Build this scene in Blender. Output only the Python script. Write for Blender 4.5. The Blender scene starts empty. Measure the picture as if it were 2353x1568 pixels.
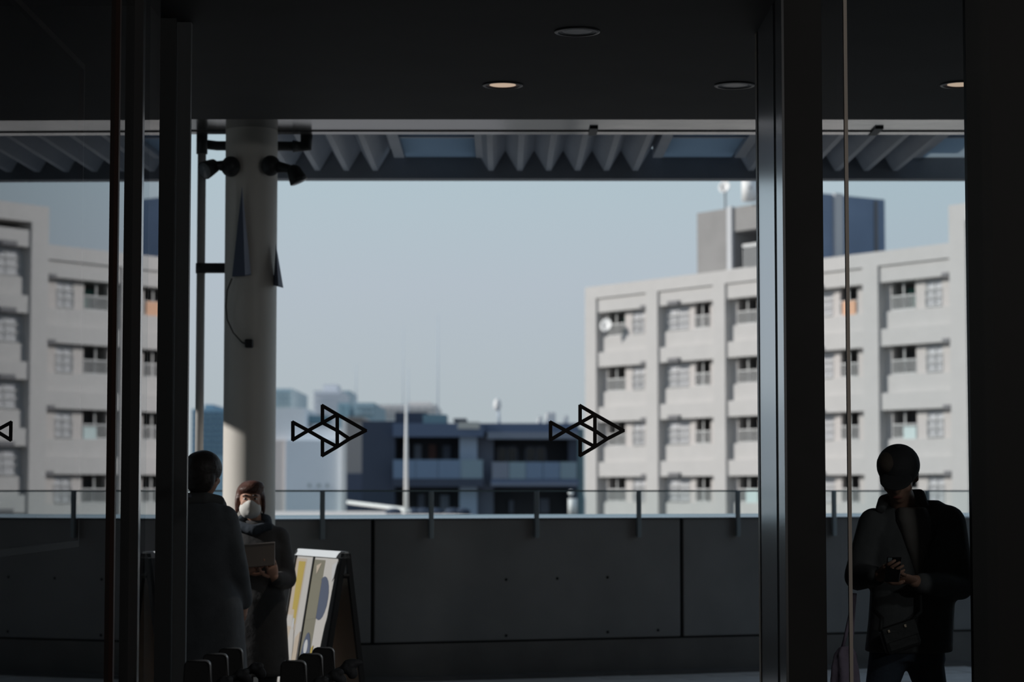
import bpy, bmesh, math, random
from mathutils import Vector, Matrix, Quaternion
random.seed(7)
SC = bpy.context.scene
COL = SC.collection
PI = math.pi

# ------------------------------------------------------------------ camera
F = 5200.0                                   # focal length in pixels of the 2353 px frame
CAMZ = 1.45
PITCH, YAW = math.atan(346 / F), math.atan(16.5 / F)
cam_d = bpy.data.cameras.new('camera')
cam = bpy.data.objects.new('camera', cam_d)
COL.objects.link(cam)
cam_d.sensor_fit = 'HORIZONTAL'
cam_d.sensor_width = 36.0
cam_d.lens = F / 2353.0 * 36.0
cam_d.clip_end = 3000
cam.location = (0, 0, CAMZ)
cam.rotation_euler = (PI / 2 + PITCH, 0, -YAW)
cam_d.dof.use_dof = True
cam_d.dof.focus_distance = 10.9
cam_d.dof.aperture_fstop = 2.9
SC.camera = cam
RC = cam.rotation_euler.to_matrix()

def P(px, py, Y):
    """world point at depth Y that the photograph shows at pixel (px, py)"""
    r = RC @ Vector(((px - 1176.5) / F, (784 - py) / F, -1))
    t = Y / r.y
    return Vector((r.x * t, Y, CAMZ + r.z * t))

# ------------------------------------------------------------------ view, sky, sun, fill lamps
SC.view_settings.view_transform = 'Standard'
SC.view_settings.look = 'None'
SC.view_settings.exposure = 0.0
SC.view_settings.gamma = 1.0
SC.view_settings.use_curve_mapping = False
SC.cycles.use_denoising = True
SC.cycles.max_bounces = 10
SC.cycles.diffuse_bounces = 4
SC.cycles.transparent_max_bounces = 24
SC.cycles.sample_clamp_indirect = 4.0
SC.cycles.caustics_reflective = False
SC.cycles.caustics_refractive = False

w = bpy.data.worlds.new('sky'); SC.world = w; w.use_nodes = True
nt = w.node_tree; nt.nodes.clear()
out = nt.nodes.new('ShaderNodeOutputWorld'); bg = nt.nodes.new('ShaderNodeBackground')
tc = nt.nodes.new('ShaderNodeTexCoord'); sx = nt.nodes.new('ShaderNodeSeparateXYZ')
rp = nt.nodes.new('ShaderNodeValToRGB')
nt.links.new(tc.outputs['Generated'], sx.inputs[0])
nt.links.new(sx.outputs['Z'], rp.inputs[0])
nt.links.new(rp.outputs[0], bg.inputs[0]); nt.links.new(bg.outputs[0], out.inputs[0])
els = rp.color_ramp.elements
els[0].position = 0.0; els[0].color = (0.475, 0.52, 0.535, 1)
els[1].position = 1.0; els[1].color = (0.19, 0.26, 0.37, 1)
for p_, c_ in ((0.045, (0.49, 0.54, 0.575)), (0.09, (0.505, 0.56, 0.62)), (0.14, (0.49, 0.59, 0.645)),
               (0.30, (0.40, 0.50, 0.59)), (0.6, (0.26, 0.34, 0.46))):
    e = els.new(p_); e.color = (*c_, 1)
bg.inputs[1].default_value = 1.0

SUN_EL = math.radians(25)
sun_d = bpy.data.lights.new('sun', 'SUN'); sun = bpy.data.objects.new('sun', sun_d); COL.objects.link(sun)
sun_d.energy = 3.8; sun_d.angle = math.radians(0.6); sun_d.color = (1.0, 0.95, 0.90)
sun.rotation_euler = Vector((math.cos(SUN_EL), 0.02, -math.sin(SUN_EL))).to_track_quat('-Z', 'Y').to_euler()
sun.location = (-30, 40, 30)

def lamp(name, loc, power, size, col=(1, .9, .8)):
    d = bpy.data.lights.new(name, 'POINT'); d.energy = power; d.shadow_soft_size = size; d.color = col
    o = bpy.data.objects.new(name, d); o.location = loc; COL.objects.link(o); return o
lamp('fill_lamp', (4.0, 6.5, 3.6), 50, 0.15, (1, .96, .92))  # unseen fill lamps added to lift the dark interior
lamp('fill_lamp', (6.5, -1.0, 3.6), 170, 0.2, (1, .96, .92))

# ------------------------------------------------------------------ materials
def lin(c):
    c = c / 255.0
    return c / 12.92 if c <= 0.04045 else ((c + 0.055) / 1.055) ** 2.4
MATS = {}
def mat(name, rgb, rough=0.6, metal=0.0, var=0.0, scale=6.0, bump=0.0, spec=0.5, emit=None, coat=0.0):
    """rgb is sRGB 0-255 of the bare surface colour"""
    if name in MATS: return MATS[name]
    m = bpy.data.materials.new(name); m.use_nodes = True
    n = m.node_tree.nodes; l = m.node_tree.links
    b = n['Principled BSDF']
    c = tuple(lin(v) for v in rgb)
    b.inputs['Base Color'].default_value = (*c, 1)
    b.inputs['Roughness'].default_value = rough
    b.inputs['Metallic'].default_value = metal
    b.inputs['Specular IOR Level'].default_value = spec
    if coat: b.inputs['Coat Weight'].default_value = coat
    if emit:
        b.inputs['Emission Color'].default_value = (*emit[:3], 1); b.inputs['Emission Strength'].default_value = emit[3]
    if var or bump:
        t = n.new('ShaderNodeTexCoord'); no = n.new('ShaderNodeTexNoise')
        no.inputs['Scale'].default_value = scale; no.inputs['Detail'].default_value = 5
        l.new(t.outputs['Object'], no.inputs['Vector'])
        if var:
            r = n.new('ShaderNodeValToRGB')
            r.color_ramp.elements[0].position = .3; r.color_ramp.elements[1].position = .7
            r.color_ramp.elements[0].color = (*[v * (1 - var) for v in c], 1)
            r.color_ramp.elements[1].color = (*[min(1, v * (1 + var)) for v in c], 1)
            l.new(no.outputs['Fac'], r.inputs[0]); l.new(r.outputs[0], b.inputs['Base Color'])
        if bump:
            bu = n.new('ShaderNodeBump'); bu.inputs['Strength'].default_value = bump; bu.inputs['Distance'].default_value = .02
            l.new(no.outputs['Fac'], bu.inputs['Height']); l.new(bu.outputs[0], b.inputs['Normal'])
    MATS[name] = m
    return m

def glass_mat(name, tint=(.93, .95, .95), refl=1.0, base=0.0):
    """clear sheet glass: Fresnel reflection on the outer faces, straight transmission through the sheet"""
    m = bpy.data.materials.new(name); m.use_nodes = True
    n = m.node_tree.nodes; l = m.node_tree.links; n.clear()
    o = n.new('ShaderNodeOutputMaterial'); mx = n.new('ShaderNodeMixShader')
    tr = n.new('ShaderNodeBsdfTransparent'); gl = n.new('ShaderNodeBsdfGlossy')
    fr = n.new('ShaderNodeFresnel'); ge = n.new('ShaderNodeNewGeometry')
    inv = n.new('ShaderNodeMath'); inv.operation = 'SUBTRACT'; inv.inputs[0].default_value = 1.0
    mu = n.new('ShaderNodeMath'); mu.operation = 'MULTIPLY'; mu2 = n.new('ShaderNodeMath'); mu2.operation = 'MULTIPLY'
    mu2.inputs[1].default_value = refl; mu2.use_clamp = True
    fr.inputs['IOR'].default_value = 1.5
    tr.inputs[0].default_value = (*tint, 1); gl.inputs['Roughness'].default_value = 0.0
    gl.inputs['Color'].default_value = (.95, .97, 1, 1)
    l.new(ge.outputs['Backfacing'], inv.inputs[1]); l.new(fr.outputs[0], mu.inputs[0]); l.new(inv.outputs[0], mu.inputs[1])
    l.new(mu.outputs[0], mu2.inputs[0]); l.new(mu2.outputs[0], mx.inputs[0])
    l.new(tr.outputs[0], mx.inputs[1]); l.new(gl.outputs[0], mx.inputs[2]); l.new(mx.outputs[0], o.inputs[0])
    return m

# ------------------------------------------------------------------ mesh helpers
class MB:
    def __init__(s): s.v = []; s.f = []; s.m = []; s.cur = 0
    def add(s, vs, fs):
        o = len(s.v); s.v += [tuple(v) for v in vs]; s.f += [tuple(i + o for i in f) for f in fs]; s.m += [s.cur] * len(fs); return s
    def box(s, x0, x1, y0, y1, z0, z1):
        x0, x1 = sorted((x0, x1)); y0, y1 = sorted((y0, y1)); z0, z1 = sorted((z0, z1))
        return s.hexa([(x0, y0, z0), (x1, y0, z0), (x1, y1, z0), (x0, y1, z0), (x0, y0, z1), (x1, y0, z1), (x1, y1, z1), (x0, y1, z1)])
    def hexa(s, v):
        return s.add(v, [(3, 2, 1, 0), (4, 5, 6, 7), (0, 1, 5, 4), (1, 2, 6, 5), (2, 3, 7, 6), (3, 0, 4, 7)])
    def fbox(s, fr, u0, u1, v0, v1, z0, z1):
        """box in a frame fr = (origin, u direction, v direction)"""
        o, u, v = fr; u0, u1 = sorted((u0, u1)); v0, v1 = sorted((v0, v1)); z0, z1 = sorted((z0, z1))
        q = lambda a, b, c: o + u * a + v * b + Vector((0, 0, c))
        return s.hexa([q(u0, v0, z0), q(u1, v0, z0), q(u1, v1, z0), q(u0, v1, z0), q(u0, v0, z1), q(u1, v0, z1), q(u1, v1, z1), q(u0, v1, z1)])
    def loft(s, rings, cap=True):
        n = len(rings[0]); o = []
        for r in rings: o += r
        fs = []
        for k in range(len(rings) - 1):
            for i in range(n):
                j = (i + 1) % n; fs.append((k * n + i, k * n + j, (k + 1) * n + j, (k + 1) * n + i))
        if cap: fs += [tuple(reversed(range(n))), tuple((len(rings) - 1) * n + i for i in range(n))]
        return s.add(o, fs)
    def tube(s, pts, r, n=12, cap=True):
        pts = [Vector(p) for p in pts]; rs = r if isinstance(r, (list, tuple)) else [r] * len(pts)
        rings = []; up = None
        for i, p in enumerate(pts):
            d = (pts[min(i + 1, len(pts) - 1)] - pts[max(i - 1, 0)]).normalized()
            if up is None: up = Vector((0, 0, 1)) if abs(d.z) < .9 else Vector((0, 1, 0))
            a = d.cross(up).normalized(); up = a.cross(d).normalized()
            rings.append([tuple(p + (a * math.cos(t) + up * math.sin(t)) * rs[i]) for t in (2 * PI * k / n for k in range(n))])
        return s.loft(rings, cap)
    def ell(s, c, r, M=None, n=14, m=9):
        c = Vector(c); r = (r, r, r) if not isinstance(r, (tuple, list)) else r
        vs = []; fs = []
        M = M or Matrix.Identity(3)
        vs.append(c + M @ Vector((0, 0, -r[2])))
        for i in range(1, m):
            a = -PI / 2 + PI * i / m
            for k in range(n):
                b = 2 * PI * k / n
                vs.append(c + M @ Vector((r[0] * math.cos(a) * math.cos(b), r[1] * math.cos(a) * math.sin(b), r[2] * math.sin(a))))
        vs.append(c + M @ Vector((0, 0, r[2])))
        for k in range(n):
            j = (k + 1) % n
            fs.append((0, 1 + j, 1 + k)); fs.append((len(vs) - 1, 1 + (m - 2) * n + k, 1 + (m - 2) * n + j))
            for i in range(m - 2):
                fs.append((1 + i * n + k, 1 + i * n + j, 1 + (i + 1) * n + j, 1 + (i + 1) * n + k))
        return s.add(vs, fs)
    def cap(s, p0, p1, r0, r1):
        s.tube([p0, p1], [r0, r1], 14); s.ell(p0, r0, n=12, m=8); s.ell(p1, r1, n=12, m=8); return s
    def chain(s, pts, rs):
        for i in range(len(pts) - 1): s.cap(pts[i], pts[i + 1], rs[i], rs[i + 1])
        return s
    def prism(s, poly, d):
        """poly: 3D points in a plane, pushed along vector d"""
        d = Vector(d); n = len(poly); p = [Vector(q) for q in poly]
        nn = Vector((0, 0, 0))
        for i in range(n): nn += p[i].cross(p[(i + 1) % n])
        if nn.dot(d) > 0: p.reverse()
        vs = p + [q + d for q in p]
        fs = [tuple(range(n)), tuple(reversed(range(n, 2 * n)))] + [((i + 1) % n, i, n + i, n + (i + 1) % n) for i in range(n)]
        return s.add(vs, fs)
    def mesh(s, name):
        me = bpy.data.meshes.new(name); me.from_pydata([tuple(v) for v in s.v], [], s.f); me.update(); return me
    def build(s, name, m, parent=None, smooth=False, bevel=0.0):
        me = s.mesh(name)
        for mm in (m if isinstance(m, (list, tuple)) else [m]): me.materials.append(mm)
        if isinstance(m, (list, tuple)): me.polygons.foreach_set('material_index', s.m)
        return link(name, me, parent, smooth, bevel)

def link(name, me, parent=None, smooth=False, bevel=0.0):
    o = bpy.data.objects.new(name, me); COL.objects.link(o)
    if parent is not None:
        o.parent = parent
        root = parent
        off = Vector((0, 0, 0))
        while root is not None: off += root.location; root = root.parent
        o.location = -off
    if smooth: me.polygons.foreach_set('use_smooth', [True] * len(me.polygons))
    if bevel:
        b = o.modifiers.new('bevel', 'BEVEL'); b.width = bevel; b.segments = 2; b.limit_method = 'ANGLE'
    return o

def remeshed(mb, voxel, it=4, name='body'):
    me = mb.mesh('tmp'); o = bpy.data.objects.new('tmp', me); COL.objects.link(o)
    r = o.modifiers.new('r', 'REMESH'); r.mode = 'VOXEL'; r.voxel_size = voxel; r.adaptivity = 0
    if it:
        sm = o.modifiers.new('s', 'SMOOTH'); sm.factor = .5; sm.iterations = it
    dg = bpy.context.evaluated_depsgraph_get(); dg.update()
    res = bpy.data.meshes.new_from_object(o.evaluated_get(dg))
    bpy.data.objects.remove(o); bpy.data.meshes.remove(me); res.name = name
    res.materials.clear()
    return res

def rem(name, mb, m, parent, voxel=.012, it=4):
    me = remeshed(mb, voxel, it, name); me.materials.append(m)
    return link(name, me, parent, True)

def thing(name, label, cat, loc=(0, 0, 0), group=None):
    o = bpy.data.objects.new(name, None); COL.objects.link(o); o.location = loc; o.empty_display_size = .1
    return tag(o, label, cat, group)
def tag(o, label, cat, group=None):
    o['label'] = label; o['category'] = cat
    if group: o['group'] = group
    return o
def struct(o, label=None):
    o['kind'] = 'structure'
    if label: o['label'] = label
    return o
def sroot(name, loc=(0, 0, 0), label=None):
    o = bpy.data.objects.new(name, None); COL.objects.link(o); o.location = loc; o.empty_display_size = .1
    return struct(o, label)

# ------------------------------------------------------------------ surfaces
M_black = mat('black_panel', (62, 62, 62), .55, var=.1, scale=3, spec=.2)
M_ceil = mat('black_ceiling', (64, 64, 65), .7, var=.08, scale=2, spec=.2)
M_room = mat('dark_room_wall', (70, 69, 68), .8, var=.1)
M_floor_in = mat('dark_floor_tile', (60, 58, 56), .35, var=.12)
M_frame = mat('black_frame', (90, 90, 91), .45, spec=.3)
M_greyframe = mat('dark_grey_frame', (118, 119, 121), .42, spec=.4)
M_steel = mat('brushed_steel', (205, 208, 212), .22, metal=1.0)
M_brown = mat('brown_frame', (74, 50, 42), .5)
M_warmstrip = mat('warm_metal_strip', (226, 214, 202), .4)
M_conc = mat('dark_concrete', (140, 138, 137), .8, var=.10, scale=2.2, bump=.15)
M_conc2 = mat('darker_concrete', (118, 114, 110), .85, var=.15, scale=3, bump=.15)
M_joint = mat('joint', (25, 25, 25), .9)
M_coping = mat('coping_metal', (150, 160, 172), .18, metal=.8)
M_paver = mat('paving', (226, 219, 212), .8, var=.10, scale=5, bump=.1)
M_paverb = mat('paving_bed', (110, 108, 106), .9)
M_post = mat('railing_post', (150, 160, 164), .45, metal=.2)
M_deck = mat('canopy_sheet', (158, 164, 176), .45, metal=.0, var=.04)
M_beam = mat('canopy_beam', (122, 126, 134), .55, var=.06)
M_flash = mat('canopy_gutter', (168, 166, 166), .14, metal=.85, bump=.12, scale=1.6)
M_colpaint = mat('column_paint', (228, 222, 214), .45, var=.04, scale=3)
M_pipe = mat('drain_pipe', (168, 166, 164), .45)
M_iron = mat('dark_fitting', (40, 42, 45), .5)
M_white = mat('white_render', (191, 187, 184), .9, var=.025, scale=1.5)
M_glass_front = glass_mat('front_glass', (.95, .965, .97), .35)
M_glass_side = glass_mat('side_glass', (.75, .78, .78), 1.42)
M_glass_rail = glass_mat('railing_glass', (.93, .96, .96), .8)

# ------------------------------------------------------------------ the room
GY = 10.9                                     # plane of the glass front
CZ = 4.3                                      # ceiling inside
SZ, SE = 3.90, 14.8                           # soffit outside: height and edge
SU = Vector((-.0177, -1, 0)).normalized(); SN = Vector((1, -.0177, 0)).normalized()
SF = (Vector((-1.70, GY, 0)), SU, SN)         # frame of the glass side wall: u towards us, v into the room
struct(MB().box(-4.2, 8, -4, GY, -.2, 0).build('floor', M_floor_in))
struct(MB().box(-4.2, 8, -4, GY + .03, CZ, CZ + .5).build('ceiling', M_ceil))
struct(MB().box(-4.2, 8, GY + .02, SE, SZ, CZ + .5).build('ceiling_soffit', M_ceil))
struct(MB().box(-4.2, 8, -4.2, -4, 0, CZ).build('wall_back', M_room))
struct(MB().box(-4.2, -4, -4, 11.6, 0, CZ).build('wall_left', M_room))
struct(MB().box(-4.0, -1.79, 11.3, 11.6, 0, CZ).build('wall_left_return', M_room))
xr = P(2226, 784, GY).x
struct(MB().box(xr, 8, GY - .02, GY + .04, 0, CZ).build('wall_front_right', mat('black_wall', (54, 54, 54), .6, spec=.2)))
struct(MB().box(8, 8.2, -4, SE, 0, CZ).build('wall_right', M_room))
# storeys above the soffit, out of frame
struct(MB().box(-4.2, 8, -4, SE, CZ + .5, CZ + 5).build('wall_upper_storeys', M_room))

# window_1: the glass front with its posts
w1 = sroot('window_1', (0, GY, 0))
XP = P(1801, 784, GY).x; XP2 = P(1894, 784, GY).x
MB().box(-1.675, XP, GY - .006, GY + .006, 0.02, CZ).build('glass_pane', M_glass_front, w1)
MB().box(XP2, xr, GY - .006, GY + .006, 0.02, CZ).build('glass_pane', M_glass_front, w1)
# the deep door post on the right: black face, steel flank with a groove
gy = [GY + t for t in (0, .24, .34, 1.04, 1.12)]
MB().box(XP + .012, XP2, GY, GY + 1.12, 0, SZ).build('post', M_black, w1)
MB().box(XP, XP + .012, gy[0], gy[1], 0, SZ).build('post_flank', M_steel, w1)
MB().box(XP + .006, XP + .012, gy[1], gy[2], 0, SZ).build('groove', M_frame, w1)
MB().box(XP, XP + .012, gy[2], gy[3], 0, SZ).build('post_flank', M_steel, w1)
MB().box(XP - .004, XP + .012, gy[3], gy[4], 0, SZ).build('edge_strip', M_warmstrip, w1)
# thin edge of the sliding leaf in the right hand pane
a, b = P(1944, 784, GY - .1).x, P(1952, 784, GY - .1).x
d1 = sroot('door_1', (a, GY - .1, 0))
MB().box(a, b, GY - .12, GY - .09, 0, CZ).build('door_edge', M_warmstrip, d1)
MB().box(b, xr + .1, GY - .11, GY - .10, 0.02, CZ).build('glass_pane', M_glass_front, d1)

# window_2: the glass side wall, seen almost edge on, which mirrors the view
w2 = sroot('window_2', (-1.7, 7, 0))
MB().fbox(SF, -.134, 9, -.012, 0, .02, CZ).build('glass_pane', M_glass_side, w2)
MB().fbox(SF, .984, 1.018, 0, .019, 0, CZ).build('mullion', M_brown, w2)
MB().fbox(SF, .505, .560, 0, .039, 0, CZ).build('mullion', M_frame, w2)
MB().fbox(SF, .505, .557, .039, .041, 0, CZ).build('mullion_flank', M_steel, w2)
cp = lambda px, Y: (px - 1164) / F * Y
MB().box(cp(352, 11.6), cp(400, 11.6), 11.6, 11.66, 0, SZ).build('corner_post', M_frame, w2)
MB().box(cp(400, 11.6), cp(400, 11.6) + .004, 11.604, 11.66, 0, SZ).build('mullion_flank', M_steel, w2)
MB().box(cp(352, 11.6), cp(435, 11.7), 11.7, 11.75, 0, SZ).build('corner_reveal', M_greyframe, w2)

# brown tubular frame in the unit behind the side glass
t1 = sroot('trim_1', (-2.0, 9, 0))
MB().box(-2.03, -2.005, 6.0, 10.7, 3.455, 3.485).build('frame_rail', M_brown, t1)
MB().box(-2.03, -2.005, 10.68, 10.705, 1.20, 3.455).build('frame_post', M_brown, t1)
MB().box(-2.03, -2.005, 6.0, 10.7, 1.19, 1.22).build('frame_rail', M_brown, t1)

# recessed downlights
M_lampring = mat('downlight_ring', (52, 52, 54), .4)
M_refl = mat('reflector_lit', (150, 110, 92), .45)
def beam(loc, power):
    d = bpy.data.lights.new('downlight_beam', 'SPOT'); d.energy = power; d.spot_size = math.radians(76); d.spot_blend = .8; d.color = (1, .86, .72); d.shadow_soft_size = .06
    o = bpy.data.objects.new('downlight_beam', d); o.location = loc; COL.objects.link(o)
def downlight(px, py, label, lit):
    k = (1130 - py) / (SZ - CAMZ); Y = F / k; X = (px - 1160) / k
    t = thing('ceiling_light', label, 'ceiling light', (X, Y, SZ), 'downlights in the black soffit')
    ring = lambda r, z, n=28: [(X + r * math.cos(2 * PI * i / n), Y + r * math.sin(2 * PI * i / n), z) for i in range(n)]
    MB().loft([ring(.100, SZ - .001), ring(.122, SZ - .001), ring(.122, SZ - .006), ring(.104, SZ - .008), ring(.100, SZ - .001)], False).build('trim_ring', M_lampring, t, True)
    m1 = M_refl if lit else M_lampring  # lit fittings: warm glow put into the reflector colour
    MB().loft([ring(.100, SZ - .004), ring(.08, SZ - .0005)], False).build('reflector', m1, t, True)
    ml = mat('lamp_lit', (255, 230, 205), .5, emit=(1.0, .72, .52, .52)) if lit else mat('lamp_off', (60, 60, 62), .3)
    MB().loft([ring(.08, SZ - .001), ring(.065, SZ - .003)]).build('lamp_disc', ml, t)
    if lit: beam((X, Y, SZ - .07), 50)
downlight(1155, 188, 'lit warm downlight glowing in the middle of the black soffit', True)
downlight(1693, 188, 'unlit downlight ring in the soffit beside the steel door post', False)
downlight(2218, 186, 'lit downlight half hidden by the black wall beside the right pane', True)
downlight(1328, 62, 'faint unlit downlight near the top edge, above and right of the lit one', False)

# fish decals on the glass front
M_decal = mat('decal_vinyl', (34, 28, 30), .6)
def fish(x0, label):
    Yf = GY - .0075
    t = thing('fish_decal', label, 'decal', P(x0 + 85, 990, Yf), 'fish decals on the glass front')
    q = {'ta': (3, 42), 'tb': (3, 82), 'k': (38, 61), 'da': (71, 4), 'db': (71, 43), 'dc': (105, 24), 'n': (170, 61),
         'va': (71, 118), 'vb': (71, 80), 'vc': (105, 98), 'm': (105, 61), 'e': (133, 80)}
    segs = [('ta', 'tb'), ('ta', 'k'), ('tb', 'k'), ('k', 'db'), ('db', 'dc'), ('da', 'db'), ('da', 'dc'), ('dc', 'n'), ('k', 'vb'),
            ('vb', 'vc'), ('va', 'vb'), ('va', 'vc'), ('vc', 'e'), ('e', 'n'), ('dc', 'm'), ('m', 'vc'), ('db', 'm'), ('m', 'e')]
    b = MB()
    for i, (a, c) in enumerate(segs):
        A = Vector((x0 + q[a][0], 929 + q[a][1])); C = Vector((x0 + q[c][0], 929 + q[c][1]))
        d = (C - A).normalized(); nrm = Vector((-d.y, d.x)) * 4.2; A = A - d * 2.5; C = C + d * 2.5
        poly = [P(*(A + nrm), Yf), P(*(C + nrm), Yf), P(*(C - nrm), Yf), P(*(A - nrm), Yf)]
        b.prism(poly, (0, -.0008 - .00002 * i, 0))
    b.build('fish_outline', M_decal, t)
fish(670, 'black line drawn fish of triangles on the glass beside the round column')
fish(1262, 'black line drawn fish of triangles on the glass before the white apartment block')

# ------------------------------------------------------------------ terrace
PO = Vector((-1.04, 17.45, 0)); PU = Vector((.947, .320, 0)).normalized(); PV = Vector((-PU.y, PU.x, 0))
PF = (PO, PU, PV)                              # frame of the parapet: u to the right, v outwards
struct(MB().add([(-6, GY, -.02), (8, GY, -.02), (8, 20.4, -.02), (-6, 15.65, -.02), (-6, GY, -.3), (8, GY, -.3), (8, 20.4, -.3), (-6, 15.65, -.3)],
                [(0, 1, 2, 3), (7, 6, 5, 4), (1, 0, 4, 5), (2, 1, 5, 6), (3, 2, 6, 7), (0, 3, 7, 4)]).build('floor_terrace', M_paverb))
fl = bpy.data.objects['floor_terrace']
pav = {}
TS = .30
for r in range(9):
    for c in range(-7, 17):
        u = c * TS; v = -.12 - r * TS
        b = MB().fbox(PF, .004, TS - .004, -TS + .004, -.004, -.025, -.001 + 0)
        if 'me' not in pav:
            b2 = MB().fbox((Vector((0, 0, 0)), PU, PV), .004, TS - .004, -TS + .004, -.004, -.025, 0); pav['me'] = b2.mesh('paving_tile'); pav['me'].materials.append(M_paver)
        o = bpy.data.objects.new('paving_tile', pav['me']); COL.objects.link(o); o.parent = fl
        o.location = PO + PU * u + PV * v + Vector((0, 0, random.uniform(-.003, .001)))

# parapet wall in cast panels on a darker plinth
ZT = 1.242
pw = sroot('wall_parapet', PO, 'dark cast concrete parapet wall with pale metal coping')
us = lambda px: (lambda k: (17.80 * k / (1 - .338 * k) + 1.04) / PU.x)((px - 1160) / F)
seams = [us(858) - 4.9, us(858) - 2.45, us(858), us(1565), us(1565) + 2.45, us(1565) + 4.9]
for i in range(len(seams) - 1):
    MB().fbox(PF, seams[i] + .014, seams[i + 1] - .014, 0, .22, .29, ZT).build('panel', M_conc, pw, bevel=.008)
MB().fbox(PF, seams[0], seams[-1], .012, .20, .0, ZT - .005).build('core', M_joint, pw)
MB().fbox(PF, seams[0], seams[-1], .006, .22, 0, .275).build('plinth', M_conc2, pw)
MB().fbox(PF, seams[0], seams[-1], -.12, .01, -.02, .03).build('kerb', mat('kerb', (105, 102, 100), .8, var=.1), pw)
q = lambda u, v, z: PO + PU * u + PV * v + Vector((0, 0, z))
a, b_ = seams[0], seams[-1]
MB().hexa([q(a, -.012, ZT - .012), q(b_, -.012, ZT - .012), q(b_, .25, ZT - .012), q(a, .25, ZT - .012),
           q(a, -.012, ZT), q(b_, -.012, ZT), q(b_, .25, ZT + .026), q(a, .25, ZT + .026)]).build('coping', M_coping, pw)
hb = MB()
for px, py in ((1163, 1329), (1280, 1328), (1395, 1327), (1163, 1455), (1395, 1452), (1510, 1450)):
    u = us(px); z = CAMZ - (py - 1130) / 289.0
    hb.tube([q(u, -.002, z), q(u, .012, z)], .012, 10)
hb.build('tie_holes', M_joint, pw)

# glass railing on the parapet
gr = thing('glass_railing', 'frameless glass railing with slim posts along the top of the parapet', 'railing', q(1.5, -.02, ZT))
pu = [us(740) + k * (us(1911) - us(740)) / 5 for k in range(-3, 8)]
for u in pu:
    MB().fbox(PF, u - .017, u + .017, -.045, -.014, 1.085, 1.452).build('post', M_post, gr, bevel=.004)
    MB().fbox(PF, u - .012, u + .012, -.014, .02, 1.10, 1.22).build('bracket', M_post, gr)
for i in range(len(pu) - 1):
    MB().fbox(PF, pu[i] + .004, pu[i + 1] - .004, -.012, -.002, 1.255, 1.45).build('glass_panel', M_glass_rail, gr)
MB().fbox(PF, pu[0], pu[-1], -.014, 0, 1.448, 1.461).build('top_rail', mat('glass_edge', (128, 146, 150), .3), gr)

# ------------------------------------------------------------------ canopy
cy0, cy1 = 16.75, 19.02
ZL, ZU = 4.16, 4.33
XL = -2.18
can = sroot('roof_canopy', (0, 17.5, ZL), 'folded sheet metal canopy roof with skylights')
pitch = .2445
sk = [P(1007, 350, 18.2).x, P(1007, 350, 18.2).x + 2.16, P(1007, 350, 18.2).x + 4.32, P(1007, 350, 18.2).x - 2.16]
xrib0 = P(1128, 390, cy1).x
ribs = [xrib0 + i * pitch for i in range(-16, 17)]
def in_sky(x): return any(abs(x - s_) < .40 for s_ in sk)
for x in ribs:
    if x < XL or in_sky(x): continue
    hw, lw = pitch / 2, .022
    th = .012
    prof = [(x - hw, ZU), (x - lw, ZL), (x + lw, ZL), (x + hw, ZU), (x + hw, ZU + th), (x + lw, ZL + th), (x - lw, ZL + th), (x - hw, ZU + th)]
    b = MB(); r0 = [(px_, cy0, z) for px_, z in prof]; r1 = [(px_, cy1, z) for px_, z in prof]
    n = 8; b.add(r0 + r1, [(i, (i + 1) % n, n + (i + 1) % n, n + i) for i in range(n)] + [(0, 1, 6, 7), (1, 2, 5, 6), (2, 3, 4, 5), (8, 15, 14, 9), (9, 14, 13, 10), (10, 13, 12, 11)])
    b.build('roof_rib', M_deck, can)
# skylights: curb, pane
M_sky = mat('skylight_glazing', (120, 150, 180), .3)
M_glass_sky = bpy.data.materials.new('skylight_pane'); M_glass_sky.use_nodes = True
_n = M_glass_sky.node_tree.nodes; _t = _n.new('ShaderNodeBsdfTranslucent'); _t.inputs[0].default_value = (.50, .54, .56, 1)
M_glass_sky.node_tree.links.new(_t.outputs[0], _n['Material Output'].inputs[0])
for s_ in sk:
    if s_ < XL: continue
    for sx_ in (-1, 1):
        MB().box(s_ + sx_ * .30, s_ + sx_ * .385, cy0, cy1 - .25, ZL + .075, ZU + .10).build('skylight_curb', M_deck, can)
    for e in (-1, 1): MB().box(s_ + e * .38, s_ + e * .60, cy0, cy1, ZU + .013, ZU + .03).build('flashing', M_deck, can)
    MB().box(s_ - .30, s_ + .30, cy0, cy0 + .7, ZL + .12, ZU + .1).build('skylight_curb', M_deck, can)
    MB().box(s_ - .30, s_ + .30, cy0 + .7, cy1, 4.275, 4.285).build('skylight_pane', M_glass_sky, can)
    MB().box(s_ - .30, s_ + .30, cy0 + 1.05, cy0 + 1.10, 4.255, 4.275).build('glazing_bar', M_deck, can)
MB().box(XL, 5.6, cy1, cy1 + .16, ZL - .065, ZU + .02).build('edge_beam', M_beam, can)
MB().box(-6.55, 5.6, 16.40, 16.75, ZL + .045, ZU + .14).build('inner_beam', M_beam, can)
MB().box(-6.55, 5.6, 15.45, 16.32, 4.05, 4.38).build('gutter', M_flash, can)
MB().box(-6.55, 5.6, 16.20, 16.32, 4.042, 4.05).build('gutter_lip', M_flash, can)
for px in (1365, 2022):
    _x = P(px, 290, 16).x
    MB().box(_x - .03, _x + .03, 16.02, 16.33, 4.036, 4.06).build('gutter_bracket', M_iron, can)
MB().box(XL, 5.6, cy0, cy1, ZU + .16, ZU + .17).build('roof_cover', M_deck, can) if False else None
struct(MB().box(-6.55, -2.35, SE, 16.4, 4.40, 4.5).build('roof_shade', M_ceil), 'unseen dark roof slab added to shade the column')  # added out of view; its left end sets the column's shade line

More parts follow.
